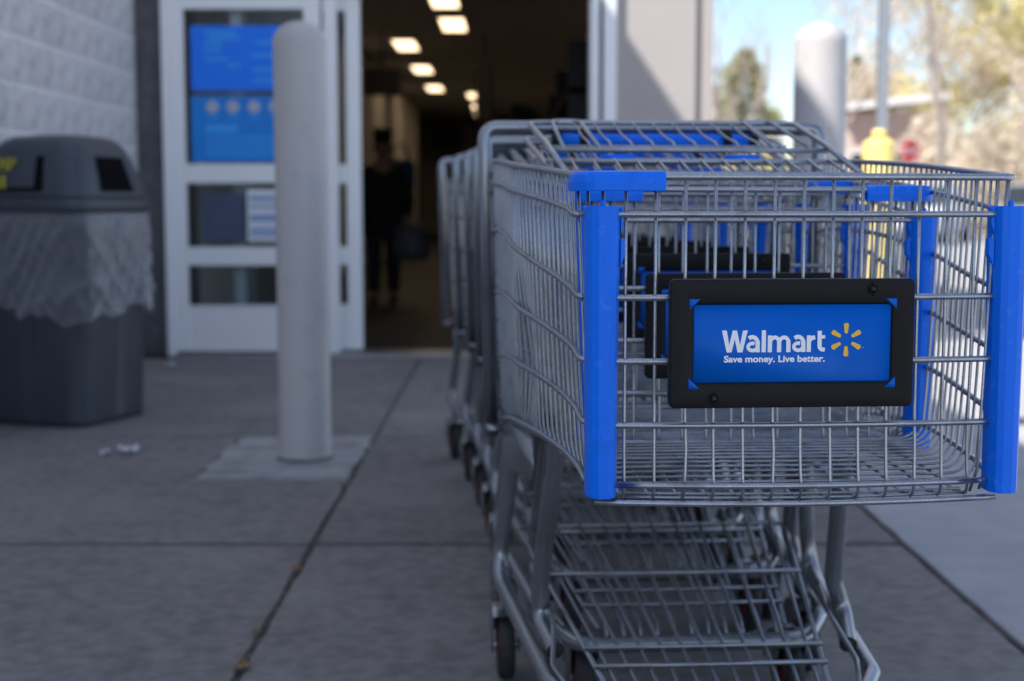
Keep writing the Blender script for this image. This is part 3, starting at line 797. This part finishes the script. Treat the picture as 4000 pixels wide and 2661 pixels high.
def glyph_mesh(x0, x1, z0, z1, y, cap=0.985, W=5.06):
    mb = MB(); n_ = 0
    fx = lambda x: x0 + x / W * (x1 - x0); fz = lambda z: z0 + z / cap * (z1 - z0)
    for g in glyphs():
        yy = y - n_ * 0.00003; n_ += 1
        if g[0] == 'p':
            mb.add([(fx(x), yy, fz(z)) for x, z in g[1]], [tuple(reversed(range(len(g[1]))))])
        else:
            P_ = np.array(g[1]); w = g[2]; L_ = []; R_ = []
            for i in range(len(P_)):
                a = P_[max(0, i-1)]; b = P_[min(len(P_)-1, i+1)]; d = (b - a) / np.linalg.norm(b - a); nn = np.array([-d[1], d[0]])
                L_.append(P_[i] + nn*w[i]); R_.append(P_[i] - nn*w[i])
            k = len(P_); V = [(fx(p[0]), yy, fz(p[1])) for p in L_ + R_]
            mb.add(V, [(i, i+1, k+i+1, k+i) for i in range(k-1)])
    return mb
SIGN = {}
def make_sign_print(parent):
    cy = -0.0235; yp = cy - .0107
    if not SIGN:
        me = glyph_mesh(-.0985, .0217, .7165, .7414, yp).mesh('word_print'); me.materials.append(M['print_white']); SIGN['word_print'] = me
        o = place_text(text_mesh('Save money. Live better.', 1.0, 0.032, spacing=1.0), 'slogan_print', M['print_white'], None, -.0958, .0218, .7026, .7128, yp)
        SIGN['slogan_print'] = o.data; bpy.data.objects.remove(o)
        o = place_text(text_mesh('SM', 1.0, 0.01), 'mark_print', M['print_yellow'], None, .0652, .0674, .7205, .7217, yp)
        SIGN['mark_print'] = o.data; bpy.data.objects.remove(o)
        a_ = R(90); out = []
        r0, w0, r1, w1 = .0072, .0019, .0190, .0030
        for t in np.linspace(-PI/2, PI/2, 7): out.append((r1 - w1*.6 + w1*.75*math.cos(t), w1*math.sin(t)))
        for t in np.linspace(PI/2, 1.5*PI, 5): out.append((r0 + w0*.6 + w0*.6*math.cos(t), w0*math.sin(t)))
        mb = MB(); mb.add([(-q, 0, p) for p, q in out], [tuple(range(len(out)))])
        SIGN['spark_petal'] = mb.mesh('spark_petal'); SIGN['spark_petal'].materials.append(M['print_yellow'])
    for k in ('word_print', 'slogan_print', 'mark_print'):
        link(bpy.data.objects.new(k, SIGN[k]), parent)
    for k in range(6):
        o = bpy.data.objects.new('spark_petal', SIGN['spark_petal']); link(o, parent)
        o.location = (.0463, yp, .7303); o.rotation_euler = (0, R(60*k), 0)

PARTS = build_cart()
MESH = {}
for k, mb in PARTS.items():
    base = k.replace('.b', '')
    me = mb.mesh(base, True); me.materials.append(M[LM[base]]); MESH[k] = me
def make_cart(caps, label, loc, slope, drop=0.0, sign=True, gate=True):
    r = empty('shopping_cart', (loc[0], loc[1], -drop)); r.rotation_euler = (0, 0, math.atan(-slope))
    tag(r, label, 'shopping cart', 'nested row of shopping carts')
    objs = {}
    for k, me in MESH.items():
        if PARENT.get(k.replace('.b', '')) is None:
            o = bpy.data.objects.new(k.replace('.b', ''), me); link(o, r); objs[k] = o
    for k, me in MESH.items():
        pa = PARENT.get(k.replace('.b', ''))
        if pa: o = bpy.data.objects.new(k.replace('.b', ''), me); link(o, objs[pa + ('.b' if k.endswith('.b') and pa == 'side_frame' else '')])
    for s in (-1, 1):
        o = post_mesh(s).build('corner_guard', M['blue'], r, bevel=.0012, seg=2)
        if s in caps: cap_mesh(s).build('corner_cap', M['blue'], r, bevel=.0012, seg=2)
    for s in (-1, 1):
        caster(r, s*.284, .955, .212); caster(r, s*.185, .43, .148)
    sf = objs['sign_frame']
    screw(sf, .0755, .789, -.0368); screw(sf, -.1075, .664, -.0368)
    make_sign_print(sf)
    return r

C1 = make_cart((-1,), 'front shopping cart with the blue sign in full view, one corner cap missing', (.336, 1.66), -.068)
C2 = make_cart((-1, 1), 'second shopping cart, nested directly into the front cart', (.343, 2.03), -.080)
rest = [(.345, 2.44, -.094, 'third shopping cart from the front of the nested row'), (.336, 2.81, -.112, 'fourth shopping cart from the front of the nested row'),
        (.315, 3.19, -.128, 'fifth shopping cart from the front of the nested row'), (.285, 3.58, -.146, 'sixth shopping cart, last but one in the nested row'),
        (.240, 3.97, -.166, 'rearmost shopping cart of the nested row, nearest the door')]
for x, y, sl, lab in rest:
    c = copy_tree(C2); c.location = (x, y, 0); c.rotation_euler = (0, 0, math.atan(-sl)); c['label'] = lab
C2.location.z = -.012

# ================================================================== TRASH CAN
def sq_ring(h, z, e=5.0, n=48, ripple=0.0, cx=0, cy=0, hy=None):
    out = []; hy = h if hy is None else hy
    for k in range(n):
        t = 2*PI*k/n; c, s = math.cos(t), math.sin(t)
        r = (abs(c)**e + abs(s)**e) ** (-1/e)
        rp = 1 + ripple * (1 if (k % 8) in (0, 1) else 0)
        out.append((cx + h*r*c*rp, cy + hy*r*s*rp, z))
    return out
TC = empty('trash_can', (-1.822, 5.80, 0), R(-20)); TC.scale = (.94, .94, 1); tag(TC, 'dark grey trash can with domed lid and clear liner against the wall', 'trash can')
MB().loft([sq_ring(h, z, 6, 64, -.028 if 0.02 < z < .80 else 0) for h, z in ((.245, 0), (.252, .012), (.254, .03), (.272, .79), (.276, .81), (.276, .86))]).build('body', M['bin'], TC, smooth=True)
MB().loft([sq_ring(h, z, 6, 64) for h, z in ((.284, .840), (.292, .842), (.294, .868), (.292, .892), (.284, .897))]).build('rim_band', M['bin'], TC, smooth=True)
lid = MB().loft([sq_ring(h, z, e, 64) for h, z, e in ((.284, .897, 6), (.282, .915, 6), (.262, .985, 5.5), (.240, 1.05, 5), (.220, 1.098, 4.5), (.196, 1.126, 4), (.160, 1.142, 3.5), (.09, 1.150, 3), (.004, 1.152, 2))], True, False).build('lid', M['bin'], TC, smooth=True)
# hooded openings on the right and front faces of the lid (sloping panels set a little proud, dark slot inside)
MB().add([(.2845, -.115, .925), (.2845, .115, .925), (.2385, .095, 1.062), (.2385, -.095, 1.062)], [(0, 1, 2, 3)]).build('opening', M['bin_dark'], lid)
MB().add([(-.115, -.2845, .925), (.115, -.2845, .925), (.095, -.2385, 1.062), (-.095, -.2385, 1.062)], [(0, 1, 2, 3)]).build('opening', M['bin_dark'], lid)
MB().add([(-.112, -.2875, .940), (.075, -.2865, .940), (.060, -.2425, 1.062), (-.095, -.2425, 1.062)], [(0, 1, 2, 3)]).build('push_flap', M['bin'], lid)
# liner hanging over the rim
rng = np.random.RandomState(4); rings = []; NR = 224; NJ = 40
ph = rng.uniform(0, 6.28, 24)
def ridge(v): return 1 - abs(math.sin(v))
for j in range(NJ):
    q = j/(NJ-1); z = .845 - .405*q
    base = sq_ring(.286 + .006*math.sin(q*9), z, 5.5, NR); rg = []
    for k, p in enumerate(base):
        t = 2*PI*k/NR
        w = .016*ridge(4*t + ph[0] + q*5.5 + .8*math.sin(3*t)) ** 2 + .012*ridge(7*t + ph[1] - q*8 + 1.2*math.sin(2*t + 1)) ** 3 + .008*ridge(13*t + ph[2] + q*13 + math.sin(5*t)) ** 3
        w += .007*ridge(q*11 + 3*t + math.sin(6*t)) ** 3 + .004*math.sin(29*t + q*21)
        w *= .15 + q**.7
        if t < .55 or t > 5.6: w += .022*q
        f = 1 + w/.29
        rg.append((p[0]*f, p[1]*f, z + (.022*math.sin(3*t + 1) + .014*math.sin(9*t) + .008*math.sin(21*t)) * q**2))
    rings.append(rg)
MB().loft(rings, False, False).build('liner', M['liner'], TC, smooth=True)
def pen(parent, strokes, name, ox, oz, sc, plane):
    for st_ in strokes:
        MB().tube([plane(ox + x*sc, oz + z*sc) for x, z in st_], .0045, 5).build(name, M['marker'], parent)
def lidplane(x, z): return (x, -.2895 + .327*(z - .94) - .002, z)
pen(lid, [[(0, 1), (0, 0), (.6, 0)], [(0, .5), (.5, .5)], [(0, 1), (.6, 1)], [(.9, 0), (.9, 1), (1.2, .45), (1.5, 1), (1.55, 0)], [(1.9, 0), (1.9, 1), (2.3, .95), (2.35, .6), (1.9, .5)]], 'pen_stroke', -.150, 1.005, .048, lidplane)
pen(lid, [[(.75, .9), (.3, 1), (0, .6), (.1, .15), (.75, .05)], [(1.05, 0), (1.25, 1)], [(1.3, 1), (1.6, 0)]], 'pen_stroke', -.150, .935, .052, lidplane)

# ================================================================== LITTER
def crumple(name, label, cat, loc, size, m, seed):
    rng = np.random.RandomState(seed); V = []; n = 6
    for j in range(n):
        for i in range(n):
            V.append((size[0]*(i/(n-1)-.5), size[1]*(j/(n-1)-.5), .004 + rng.uniform(0, size[2])))
    o = MB().add(V, [(j*n+i, j*n+i+1, (j+1)*n+i+1, (j+1)*n+i) for j in range(n-1) for i in range(n-1)]).build(name, m)
    o.location = loc; o.rotation_euler = (0, 0, rng.uniform(0, 3)); tag(o, label, cat); return o
crumple('paper_scrap', 'crumpled white paper scrap on the concrete near the trash can', 'litter', (-1.358, 4.96, 0), (.045, .075, .03), M['paper'], 3)
crumple('paper_scrap', 'smaller pale paper scrap just beside the crumpled white one', 'litter', (-1.425, 4.93, 0), (.05, .03, .018), M['paper'], 4)
crumple('paper_scrap', 'tiny pale scrap on the ground by the door frame', 'litter', (-1.84, 7.60, 0), (.04, .05, .02), M['paper'], 5)
for x, y, sz, lab in ((-.516, 2.64, .026, 'orange dry leaf lying in the pavement joint at the bottom edge'), (-.52, 3.36, .02, 'small brown leaf bit in the pavement joint nearer the cross joint'),
                 (-.521, 4.36, .024, 'small brown leaf bit in the joint beside the bollard pad'), (-.528, 2.86, .014, 'pale leaf crumb in the joint near the bottom')):
    crumple('dry_leaf', lab, 'leaf', (x, y, 0.001), (sz, sz*1.3, .008), M['leaf_dry'], int(x*-1000+y*100))

# ================================================================== PEOPLE INSIDE
def skin_mesh(name, nodes, edges, m, parent, sub=2):
    me = bpy.data.meshes.new(name); me.from_pydata([n[0] for n in nodes], edges, []); me.update(); me.materials.append(m)
    o = bpy.data.objects.new(name, me); link(o, parent)
    md = o.modifiers.new('skin', 'SKIN'); md.use_smooth_shade = True
    for i, n in enumerate(nodes):
        r = n[1]; me.skin_vertices[0].data[i].radius = (r, r) if np.isscalar(r) else r
        me.skin_vertices[0].data[i].use_root = (i == 0)
    sb = o.modifiers.new('sub', 'SUBSURF'); sb.levels = sub; sb.render_levels = sub
    return o
def person(label, loc, rz, h, coat, trousers, arms, head_dy=0.0, group=None):
    p = empty('person', loc, rz); tag(p, label, 'person', group); k = h / 1.7
    def S(*a): return tuple(v*k for v in a)
    # front of the figure is -y
    stride = .10
    N = [(S(0, 0, .95), .135*k), (S(0, 0, 1.12), .125*k), (S(0, 0, 1.32), .150*k), (S(0, 0, 1.44), .085*k), (S(0, -.01+head_dy*.4, 1.50), .055*k), (S(0, -.02+head_dy, 1.585), (.078*k, .095*k)), (S(0, -.02+head_dy, 1.665), (.065*k, .080*k))]
    E = [(0, 1), (1, 2), (2, 3), (3, 4), (4, 5), (5, 6)]
    def chain(start, pts):
        a = start
        for q in pts: N.append(q); E.append((a, len(N)-1)); a = len(N)-1
    for s, st_ in ((-1, -stride), (1, stride)):
        chain(0, [(S(s*.095, 0, .86), .095*k), (S(s*.10, st_*.4-.02, .48), .065*k), (S(s*.10, st_, .09), .045*k), (S(s*.10, st_-.06, .045), .042*k), (S(s*.11, st_-.16, .035), .036*k)])
    for s, (e, w) in zip((-1, 1), arms):
        chain(2, [(S(s*.155, 0, 1.345), .045*k), (S(*e), .048*k), (S(*w), .034*k), (S(w[0], w[1]-.05, w[2]-.04), .034*k)])
        wi = len(N) - 1
        for f in range(4): chain(wi, [(S(w[0]+(f-1.5)*.018, w[1]-.08, w[2]-.075), .0095*k), (S(w[0]+(f-1.5)*.017, w[1]-.075, w[2]-.11+abs(f-1.4)*.006), .0085*k)])
        chain(wi, [(S(w[0]-s*.035, w[1]-.075, w[2]-.05), .0095*k)])
    skin_mesh('body', N, E, M['skin'], p)
    C = [(S(0, 0, .90), (.23*k, .17*k)), (S(0, 0, 1.10), (.21*k, .16*k)), (S(0, 0, 1.30), (.18*k, .15*k)), (S(0, 0, 1.43), .085*k)]; CE = [(0, 1), (1, 2), (2, 3)]
    C.append((S(0, 0, .66), (.235*k, .18*k))); CE.append((0, 4))
    for s, (e, w) in zip((-1, 1), arms):
        b = len(C); C += [(S(s*.165, 0, 1.345), .078*k), (S(*e), .068*k), (S(w[0], w[1]*.9, w[2]+.02), .052*k)]; CE += [(2, b), (b, b+1), (b+1, b+2)]
    skin_mesh('coat', C, CE, coat, p)
    for s, st_ in ((-1, -stride), (1, stride)):
        skin_mesh('trouser_leg', [(S(s*.095, 0, .84), .112*k), (S(s*.10, st_*.4-.02, .48), .085*k), (S(s*.10, st_, .10), .066*k)], [(0, 1), (1, 2)], trousers, p)
        skin_mesh('shoe', [(S(s*.10, st_+.03, .05), .048*k), (S(s*.105, st_-.08, .042), .045*k), (S(s*.11, st_-.17, .035), .038*k)], [(0, 1), (1, 2)], M['rubber'], p)
    skin_mesh('hair', [(S(0, .02+head_dy, 1.66), .092*k), (S(0, .045+head_dy, 1.60), .095*k), (S(0, .06+head_dy, 1.50), .075*k), (S(0, -.01+head_dy, 1.69), .080*k)], [(0, 1), (1, 2), (0, 3)], M['hair'], p)
    hy = head_dy - .02
    for s in (-1, 1):
        MB().lathe([(.001*k, -.012*k), (.010*k, -.006*k), (.012*k, 0), (.010*k, .006*k)], S(s*.030, hy-.088, 1.600), 10, 'y').build('eye', M['paper'], p, smooth=True)
        MB().lathe([(.006*k, -.006*k), (.013*k, -.002*k), (.013*k, .014*k), (.004*k, .02*k)], S(s*.083, hy+.005, 1.585), 10, 'x').build('ear', M['skin'], p, smooth=True)
    MB().tube([S(0, hy-.090, 1.605), S(0, hy-.108, 1.575), S(0, hy-.092, 1.568)], [.008*k, .013*k, .010*k], 8).build('nose', M['skin'], p, smooth=True)
    MB().tube([S(-.026, hy-.086, 1.545), S(0, hy-.094, 1.543), S(.026, hy-.086, 1.545)], .006*k, 6).build('mouth', M['hub'], p, smooth=True)
    return p
person('person in black coat walking out of the store with a grey bag', (-1.11, 12.3, 0), 0.1, 1.43, M['black_cloth'], M['dark_cloth'],
       [((-.27, .02, 1.10), (-.25, -.08, .86)), ((.27, .02, 1.10), (.25, -.10, .86))], -.03)
person('dark-haired person standing in the doorway behind the carts', (0.06, 9.75, 0), 0.3, 1.46, M['dark_cloth'], M['dark_cloth'],
       [((-.26, -.05, 1.10), (-.2, -.22, .98)), ((.26, -.05, 1.10), (.2, -.22, .98))], -.04)
cb = empty('carrier_bag', (-.86, 12.12, .38)); tag(cb, 'grey-blue carrier bag held by the person in black', 'bag')
MB().loft([[(x*w, y*d, z) for x, y in ((-1, -1), (0, -1.2), (1, -1), (1.1, 0), (1, 1), (0, 1.2), (-1, 1), (-1.1, 0))] for w, d, z in ((.10, .05, 0), (.14, .07, .04), (.145, .075, .16), (.12, .05, .27), (.08, .02, .31))]).build('sack', M['bag_white'], cb, smooth=True)
for s in (-1, 1): MB().tube([(s*.05, 0, .30), (s*.03, 0, .37), (0, 0, .40)], .006, 6).build('bag_handle', M['bag_white'], cb)
bt = empty('tote_bag', (-.98, 12.52, 1.12)); tag(bt, 'blue bag over the shoulder of the person in black', 'bag')
MB().loft([[(x*w, y*d, z) for x, y in ((-1, -1), (1, -1), (1, 1), (-1, 1))] for w, d, z in ((.10, .04, -.18), (.13, .06, -.10), (.13, .05, .08), (.10, .03, .12))]).build('sack', M['blue_cloth'], bt, smooth=True)
MB().tube([(-.08, 0, .10), (-.06, -.05, .24), (.04, -.06, .26), (.08, 0, .10)], .012, 6).build('strap', M['blue_cloth'], bt)

# ================================================================== BACKGROUND BEYOND THE PAVEMENT
def tree(name, label, loc, h, spread, seed, leaf=None, n_leaf=2500, leaf_size=.13, depth=4, lean=(0, 0), group='trees beyond the parking lot', trunk_r=None, up=.55):
    rng = random.Random(seed); t = empty(name, loc); tag(t, label, 'tree', group)
    mb = MB(); tips = []
    tr = trunk_r or h*.016
    def grow(p, d, L, r, lev):
        segs = 3; pts = [p]; rad = [r]
        for k in range(segs):
            d = (d + Vector((rng.uniform(-.22, .22), rng.uniform(-.22, .22), rng.uniform(-.05, .16)))).normalized()
            p = p + d * (L/segs); pts.append(p); rad.append(r*(1 - .45*(k+1)/segs))
            if lev >= depth - 2: tips.append(p)
        mb.tube([tuple(q) for q in pts], rad, 6 if lev < 2 else 4, caps=False)
        if lev >= depth: return
        for k in range(rng.choice((2, 3, 3)) if lev else 5):
            a = rng.uniform(0, 2*PI); w = rng.uniform(.5, 1.0) * spread
            nd = (d * up + Vector((math.cos(a)*w, math.sin(a)*w, rng.uniform(.1, .6)))).normalized()
            st_ = pts[-1] if (k < 2 and lev) else pts[rng.choice((1, 2, 3))]
            grow(st_, nd, L*rng.uniform(.55, .78), r*.52, lev+1)
    grow(Vector((0, 0, -.15)), Vector((lean[0], lean[1], 1)).normalized(), h*.40, tr, 0)
    mb.build('trunk', M['bark'], t, smooth=True)
    if leaf:
        V = []; F = []
        for k in range(n_leaf):
            c = rng.choice(tips) + Vector((rng.gauss(0, .28), rng.gauss(0, .28), rng.gauss(0, .24)))
            if c.z < h*.12: continue
            a = Vector((rng.gauss(0, 1), rng.gauss(0, 1), rng.gauss(0, 1))).normalized(); b = a.orthogonal().normalized()
            q = a.cross(b); sz = leaf_size*rng.uniform(.5, 1.2); i = len(V)
            V += [tuple(c + b*sz), tuple(c + q*sz*.6), tuple(c - b*sz), tuple(c - q*sz*.6)]; F.append((i, i+1, i+2, i+3))
        MB().add(V, F).build('crown', leaf, t)
    return t
def conifer(label, loc, h, w, seed):
    rng = random.Random(seed); t = empty('evergreen_tree', loc); tag(t, label, 'tree', 'trees beyond the parking lot')
    MB().tube([(0, 0, -.1), (0, 0, h*.5), (0, 0, h*.95)], [h*.02, h*.014, .01], 6).build('trunk', M['bark'], t)
    V = []; F = []
    for k in range(4800):
        a = rng.uniform(0, 2*PI); z = h * (.06 + .94*rng.random()**1.25); rr = w * (1 - (z/h))**.75 * rng.uniform(.25, 1.08) * (1 + .35*math.sin(z*4.3 + seed + a*2) + .25*math.sin(a*3 + seed))
        c = Vector((rr*math.cos(a), rr*math.sin(a), z - rr*.25)); d = Vector((math.cos(a), math.sin(a), rng.uniform(-.6, .3))).normalized()
        q = d.orthogonal().normalized()*rng.uniform(.04, .09); L = rng.uniform(.14, .32); i = len(V)
        V += [tuple(c - q), tuple(c + d*L), tuple(c + q)]; F.append((i, i+1, i+2))
    MB().add(V, F).build('crown', M['leaf_green'], t)
def bush(label, loc, w, h, seed, leaf, n=1200):
    rng = random.Random(seed); t = empty('shrub', loc); tag(t, label, 'shrub', 'brown shrubs along the verge')
    mb = MB(); V = []; F = []
    for k in range(26):
        a = rng.uniform(0, 2*PI); r = w*rng.uniform(.1, 1); zt = h*rng.uniform(.5, 1)
        mb.tube([(rng.uniform(-.1, .1), rng.uniform(-.1, .1), -.1), (r*.5*math.cos(a), r*.5*math.sin(a), zt*.6), (r*math.cos(a), r*math.sin(a), zt)], [.03, .02, .006], 4, caps=False)
    mb.build('stem', M['bark'], t)
    for k in range(n):
        a = rng.uniform(0, 2*PI); r = w*rng.random()**.6; z = h*rng.uniform(.05, 1)*(1 - .5*(r/w)**2)
        c = Vector((r*math.cos(a), r*math.sin(a), z)); x = Vector((rng.gauss(0, 1), rng.gauss(0, 1), rng.gauss(0, 1))).normalized(); y = x.orthogonal().normalized(); sz = rng.uniform(.06, .14); i = len(V)
        V += [tuple(c + x*sz), tuple(c + y*sz*.6), tuple(c - x*sz), tuple(c - y*sz*.6)]; F.append((i, i+1, i+2, i+3))
    MB().add(V, F).build('crown', leaf, t)

GZ = -0.12
tree('bare_tree', 'bare brown tree with upright twigs beside the building corner', (6.3, 40, GZ), 6.6, .55, 11, None, depth=5, trunk_r=.17, up=.9)
conifer('dark evergreen just behind the bare tree by the building corner', (6.95, 43, GZ), 5.5, 2.1, 5)
bush('yellow-green shrub at the foot of the evergreen', (6.1, 36, GZ), 1.1, 2.9, 3, M['leaf_spring'], 1500)
tree('leaning_tree', 'thin bare tree leaning to the side behind the sunlit bollard', (7.2, 36, GZ), 9.5, .6, 23, None, depth=4, lean=(.38, 0), trunk_r=.07, up=1.0)
tree('bare_tree', 'tall dark-trunked tree rising to the right of the sign post', (11.6, 38, GZ), 12, .6, 31, None, depth=5, trunk_r=.11, up=.9)
for i, (x, y, h, lf, nl, lab) in enumerate([
        (15.2, 59, 8.5, 'leaf_tan', 2600, 'tan budding tree behind the pale house'), (15.1, 51.5, 9.5, 'leaf_tan', 3200, 'tan budding tree beside the tall dark trunk'),
        (14.2, 42.5, 10.5, 'leaf_spring', 4200, 'large yellow-green tree near the picture edge'), (17.6, 49, 12, 'leaf_spring', 4200, 'tallest yellow-green tree at the back of the woods'),
        (17.0, 58, 8.5, 'leaf_spring', 2600, 'low yellow-green tree behind the tan trees'), (16.2, 40, 6.5, 'leaf_tan', 3000, 'short tan tree in front of the large yellow-green one'),
        (19.5, 52, 11, 'leaf_tan', 3000, 'tan tree at the outer edge of the woods'), (21.5, 50, 11, 'leaf_spring', 3000, 'yellow-green tree at the outer edge of the woods')]):
    tree('budding_tree', lab, (x, y, GZ), h, .95, 50+i, M[lf], int(nl*1.25), .12, up=.4, trunk_r=h*.010)
conifer('small dark evergreen above the pale house roof', (14.8, 62, GZ), 7.2, 1.6, 9)
for i, (x, y, w, h, lab) in enumerate([(9.7, 42, 1.1, 2.0, 'brown shrub below the pale house'), (12.6, 43.0, 1.5, 3.7, 'brown shrub right of the stop sign'), (13.6, 40, 1.6, 3.4, 'brown shrub behind the parked white car'),
                                       (15.9, 38.5, 1.9, 4.2, 'brown shrub near the picture edge'), (17.6, 41.5, 2.0, 4.2, 'brown shrub at the outer end of the row'), (8.2, 47, 1.4, 2.2, 'brown shrub between the house and the bollard')]):
    bush(lab, (x, y, GZ), w, h, 80+i, M['leaf_tan'], 2600)

# pale house
hs = empty('house', (12.75, 46.5, GZ)); tag(hs, 'pale house with a white roof edge half hidden by trees', 'house')
M['brick_wall'] = mat('pink_brick', (0.62, 0.50, 0.44), 0.9, noise=(6, .5, (0.68, 0.57, 0.51)))
M['roof'] = mat('pale_roof', (0.74, 0.71, 0.68), 0.8)
M['trim'] = mat('white_trim', (0.82, 0.81, 0.79), 0.6)
MB().box(-2.0, 0.9, 0, 7, 0, 3.85).build('wall', M['brick_wall'], hs)
MB().add([(-2.3, -.5, 3.9), (1.2, -.5, 4.3), (1.2, 7.4, 4.3), (-2.3, 7.4, 3.9), (-2.3, -.5, 4.02), (1.2, -.5, 4.42), (1.2, 7.4, 4.42), (-2.3, 7.4, 4.02)], [(3, 2, 1, 0), (4, 5, 6, 7), (0, 1, 5, 4), (1, 2, 6, 5), (2, 3, 7, 6), (3, 0, 4, 7)]).build('roof', M['roof'], hs)
MB().add([(-2.35, -.55, 3.84), (1.25, -.55, 4.25), (1.25, -.51, 4.25), (-2.35, -.51, 3.84), (-2.35, -.55, 4.06), (1.25, -.55, 4.47), (1.25, -.51, 4.47), (-2.35, -.51, 4.06)], [(3, 2, 1, 0), (4, 5, 6, 7), (0, 1, 5, 4), (1, 2, 6, 5), (2, 3, 7, 6), (3, 0, 4, 7)]).build('fascia', M['trim'], hs)
for x in (-1.3, .1):
    w_ = MB().box(x-.55, x+.55, -.06, -.01, 1.2, 2.6).build('window', M['trim'], hs)
    MB().box(x-.47, x+.47, -.075, -.062, 1.28, 1.88).build('pane', M['car_glass'], w_); MB().box(x-.47, x+.47, -.075, -.062, 1.94, 2.52).build('pane', M['car_glass'], w_)

# stop sign
ss = empty('stop_sign', (10.53, 38, GZ)); ss.scale = (.76, .76, .84); tag(ss, 'red octagonal stop sign on a post at the far side of the lot', 'stop sign')
M['sign_red'] = mat('sign_red', (0.55, 0.015, 0.02), 0.45)
oct_ = [(.40*math.cos(R(22.5+45*k)), 2.75 + .40*math.sin(R(22.5+45*k))) for k in range(8)]
MB().prism(oct_, -.03, -.027).build('border', M['trim'], ss)
fc = MB().prism([(x*.94, 2.75+(z-2.75)*.94) for x, z in oct_], -.034, -.031).build('face', M['sign_red'], ss)
place_text(text_mesh('STOP', 1, .02), 'lettering', M['trim'], fc, -.27, .27, 2.63, 2.87, -.036)
MB().box(-.03, .03, -.026, .03, -.1, 3.1).build('post', M['galv'], ss)

# parked cars
def car(label, loc, rz, paint, L=4.5, W=1.78):
    c = empty('parked_car', loc, rz); tag(c, label, 'car', 'cars parked across the lot')
    def section(x, zs, ws): return [(x, -w, z) for z, w in zip(zs, ws)] + [(x, w, z) for z, w in zip(reversed(zs), reversed(ws))]
    h = W/2
    rings = []
    for x, zb, zt, k in ((-L/2, .45, .62, .80), (-L/2+.08, .32, .72, .92), (-L/2+.5, .24, .82, .98), (-L*.2, .22, .90, 1), (L*.12, .22, .92, 1), (L*.36, .24, .95, .98), (L/2-.06, .32, .92, .92), (L/2, .46, .80, .82)):
        rings.append(section(x, (zb, zb+.12, (zb+zt)/2, zt-.06, zt), (h*k*.9, h*k*.99, h*k, h*k*.97, h*k*.86)))
    MB().loft(rings).build('body', paint, c, smooth=True)
    cab = []
    for x, z, k in ((-L*.22, .90, .84), (-L*.06, 1.36, .70), (0, 1.41, .68), (L*.18, 1.42, .68), (L*.27, 1.36, .69), (L*.40, .93, .80)):
        cab.append([(x, -h*.86, .88), (x, -h*k, z), (x, h*k, z), (x, h*.86, .88)])
    MB().loft(cab).build('cabin_glass', M['car_glass'], c)
    MB().loft([[(x, -h*k, z), (x, -h*k*.9, z+.035), (x, h*k*.9, z+.035), (x, h*k, z)] for x, z, k in ((-L*.05, 1.37, .71), (0, 1.415, .69), (L*.18, 1.425, .69), (L*.26, 1.375, .70))]).build('roof', paint, c)
    for px in (-L*.06, L*.07, L*.26):
        for s in (-1, 1): MB().tube([(px-.10 if px < 0 else px, s*h*.875, .88), (px, s*h*.72, 1.38)], .03, 4).build('pillar', paint, c)
    for x in (-L*.31, L*.30):
        for s in (-1, 1):
            w_ = MB().lathe([(.20, -.1), (.31, -.1), (.325, -.05), (.325, .05), (.31, .1), (.20, .1)], (x, 0, .325), 24, 'y').build('wheel', M['rubber'], c, smooth=True); w_.location = (0, s*(h-.10), 0)
            MB().lathe([(.02, -.107), (.15, -.10), (.20, -.103), (.20, .103), (.15, .10), (.02, .107)], (x, 0, .325), 16, 'y').build('rim', M['zinc'], w_, smooth=True)
    for s in (-1, 1):
        MB().box(-L/2+.02, -L/2+.12, s*h*.62-.16, s*h*.62+.16, .60, .70).build('headlight', M['trim'], c, bevel=.03)
        MB().box(L/2-.08, L/2+.004, s*h*.66-.12, s*h*.66+.12, .66, .80).build('tail_light', M['sign_red'], c, bevel=.02)
    MB().box(-L/2-.01, -L/2+.04, -.30, .30, .40, .52).build('number_plate', M['trim'], c)
    return c
M['paint_white'] = mat('car_white', (0.78, 0.78, 0.78), 0.25, 0, .5, coat=.5)
M['paint_silver'] = mat('car_silver', (0.5, 0.51, 0.53), 0.3, .5, .5, coat=.5)
M['paint_red'] = mat('car_red', (0.42, 0.05, 0.05), 0.3, 0, .5, coat=.5)
car('white car parked below the woods', (9.9, 34.5, GZ), R(62), M['paint_white'])
car('silver car parked at the picture edge', (13.0, 35.5, GZ), R(70), M['paint_silver'])
car('faded red car parked below the stop sign', (12.0, 45.5, GZ), R(20), M['paint_red'])
car('white car parked between the red and silver cars', (15.4, 46.5, GZ), R(60), M['paint_white'])
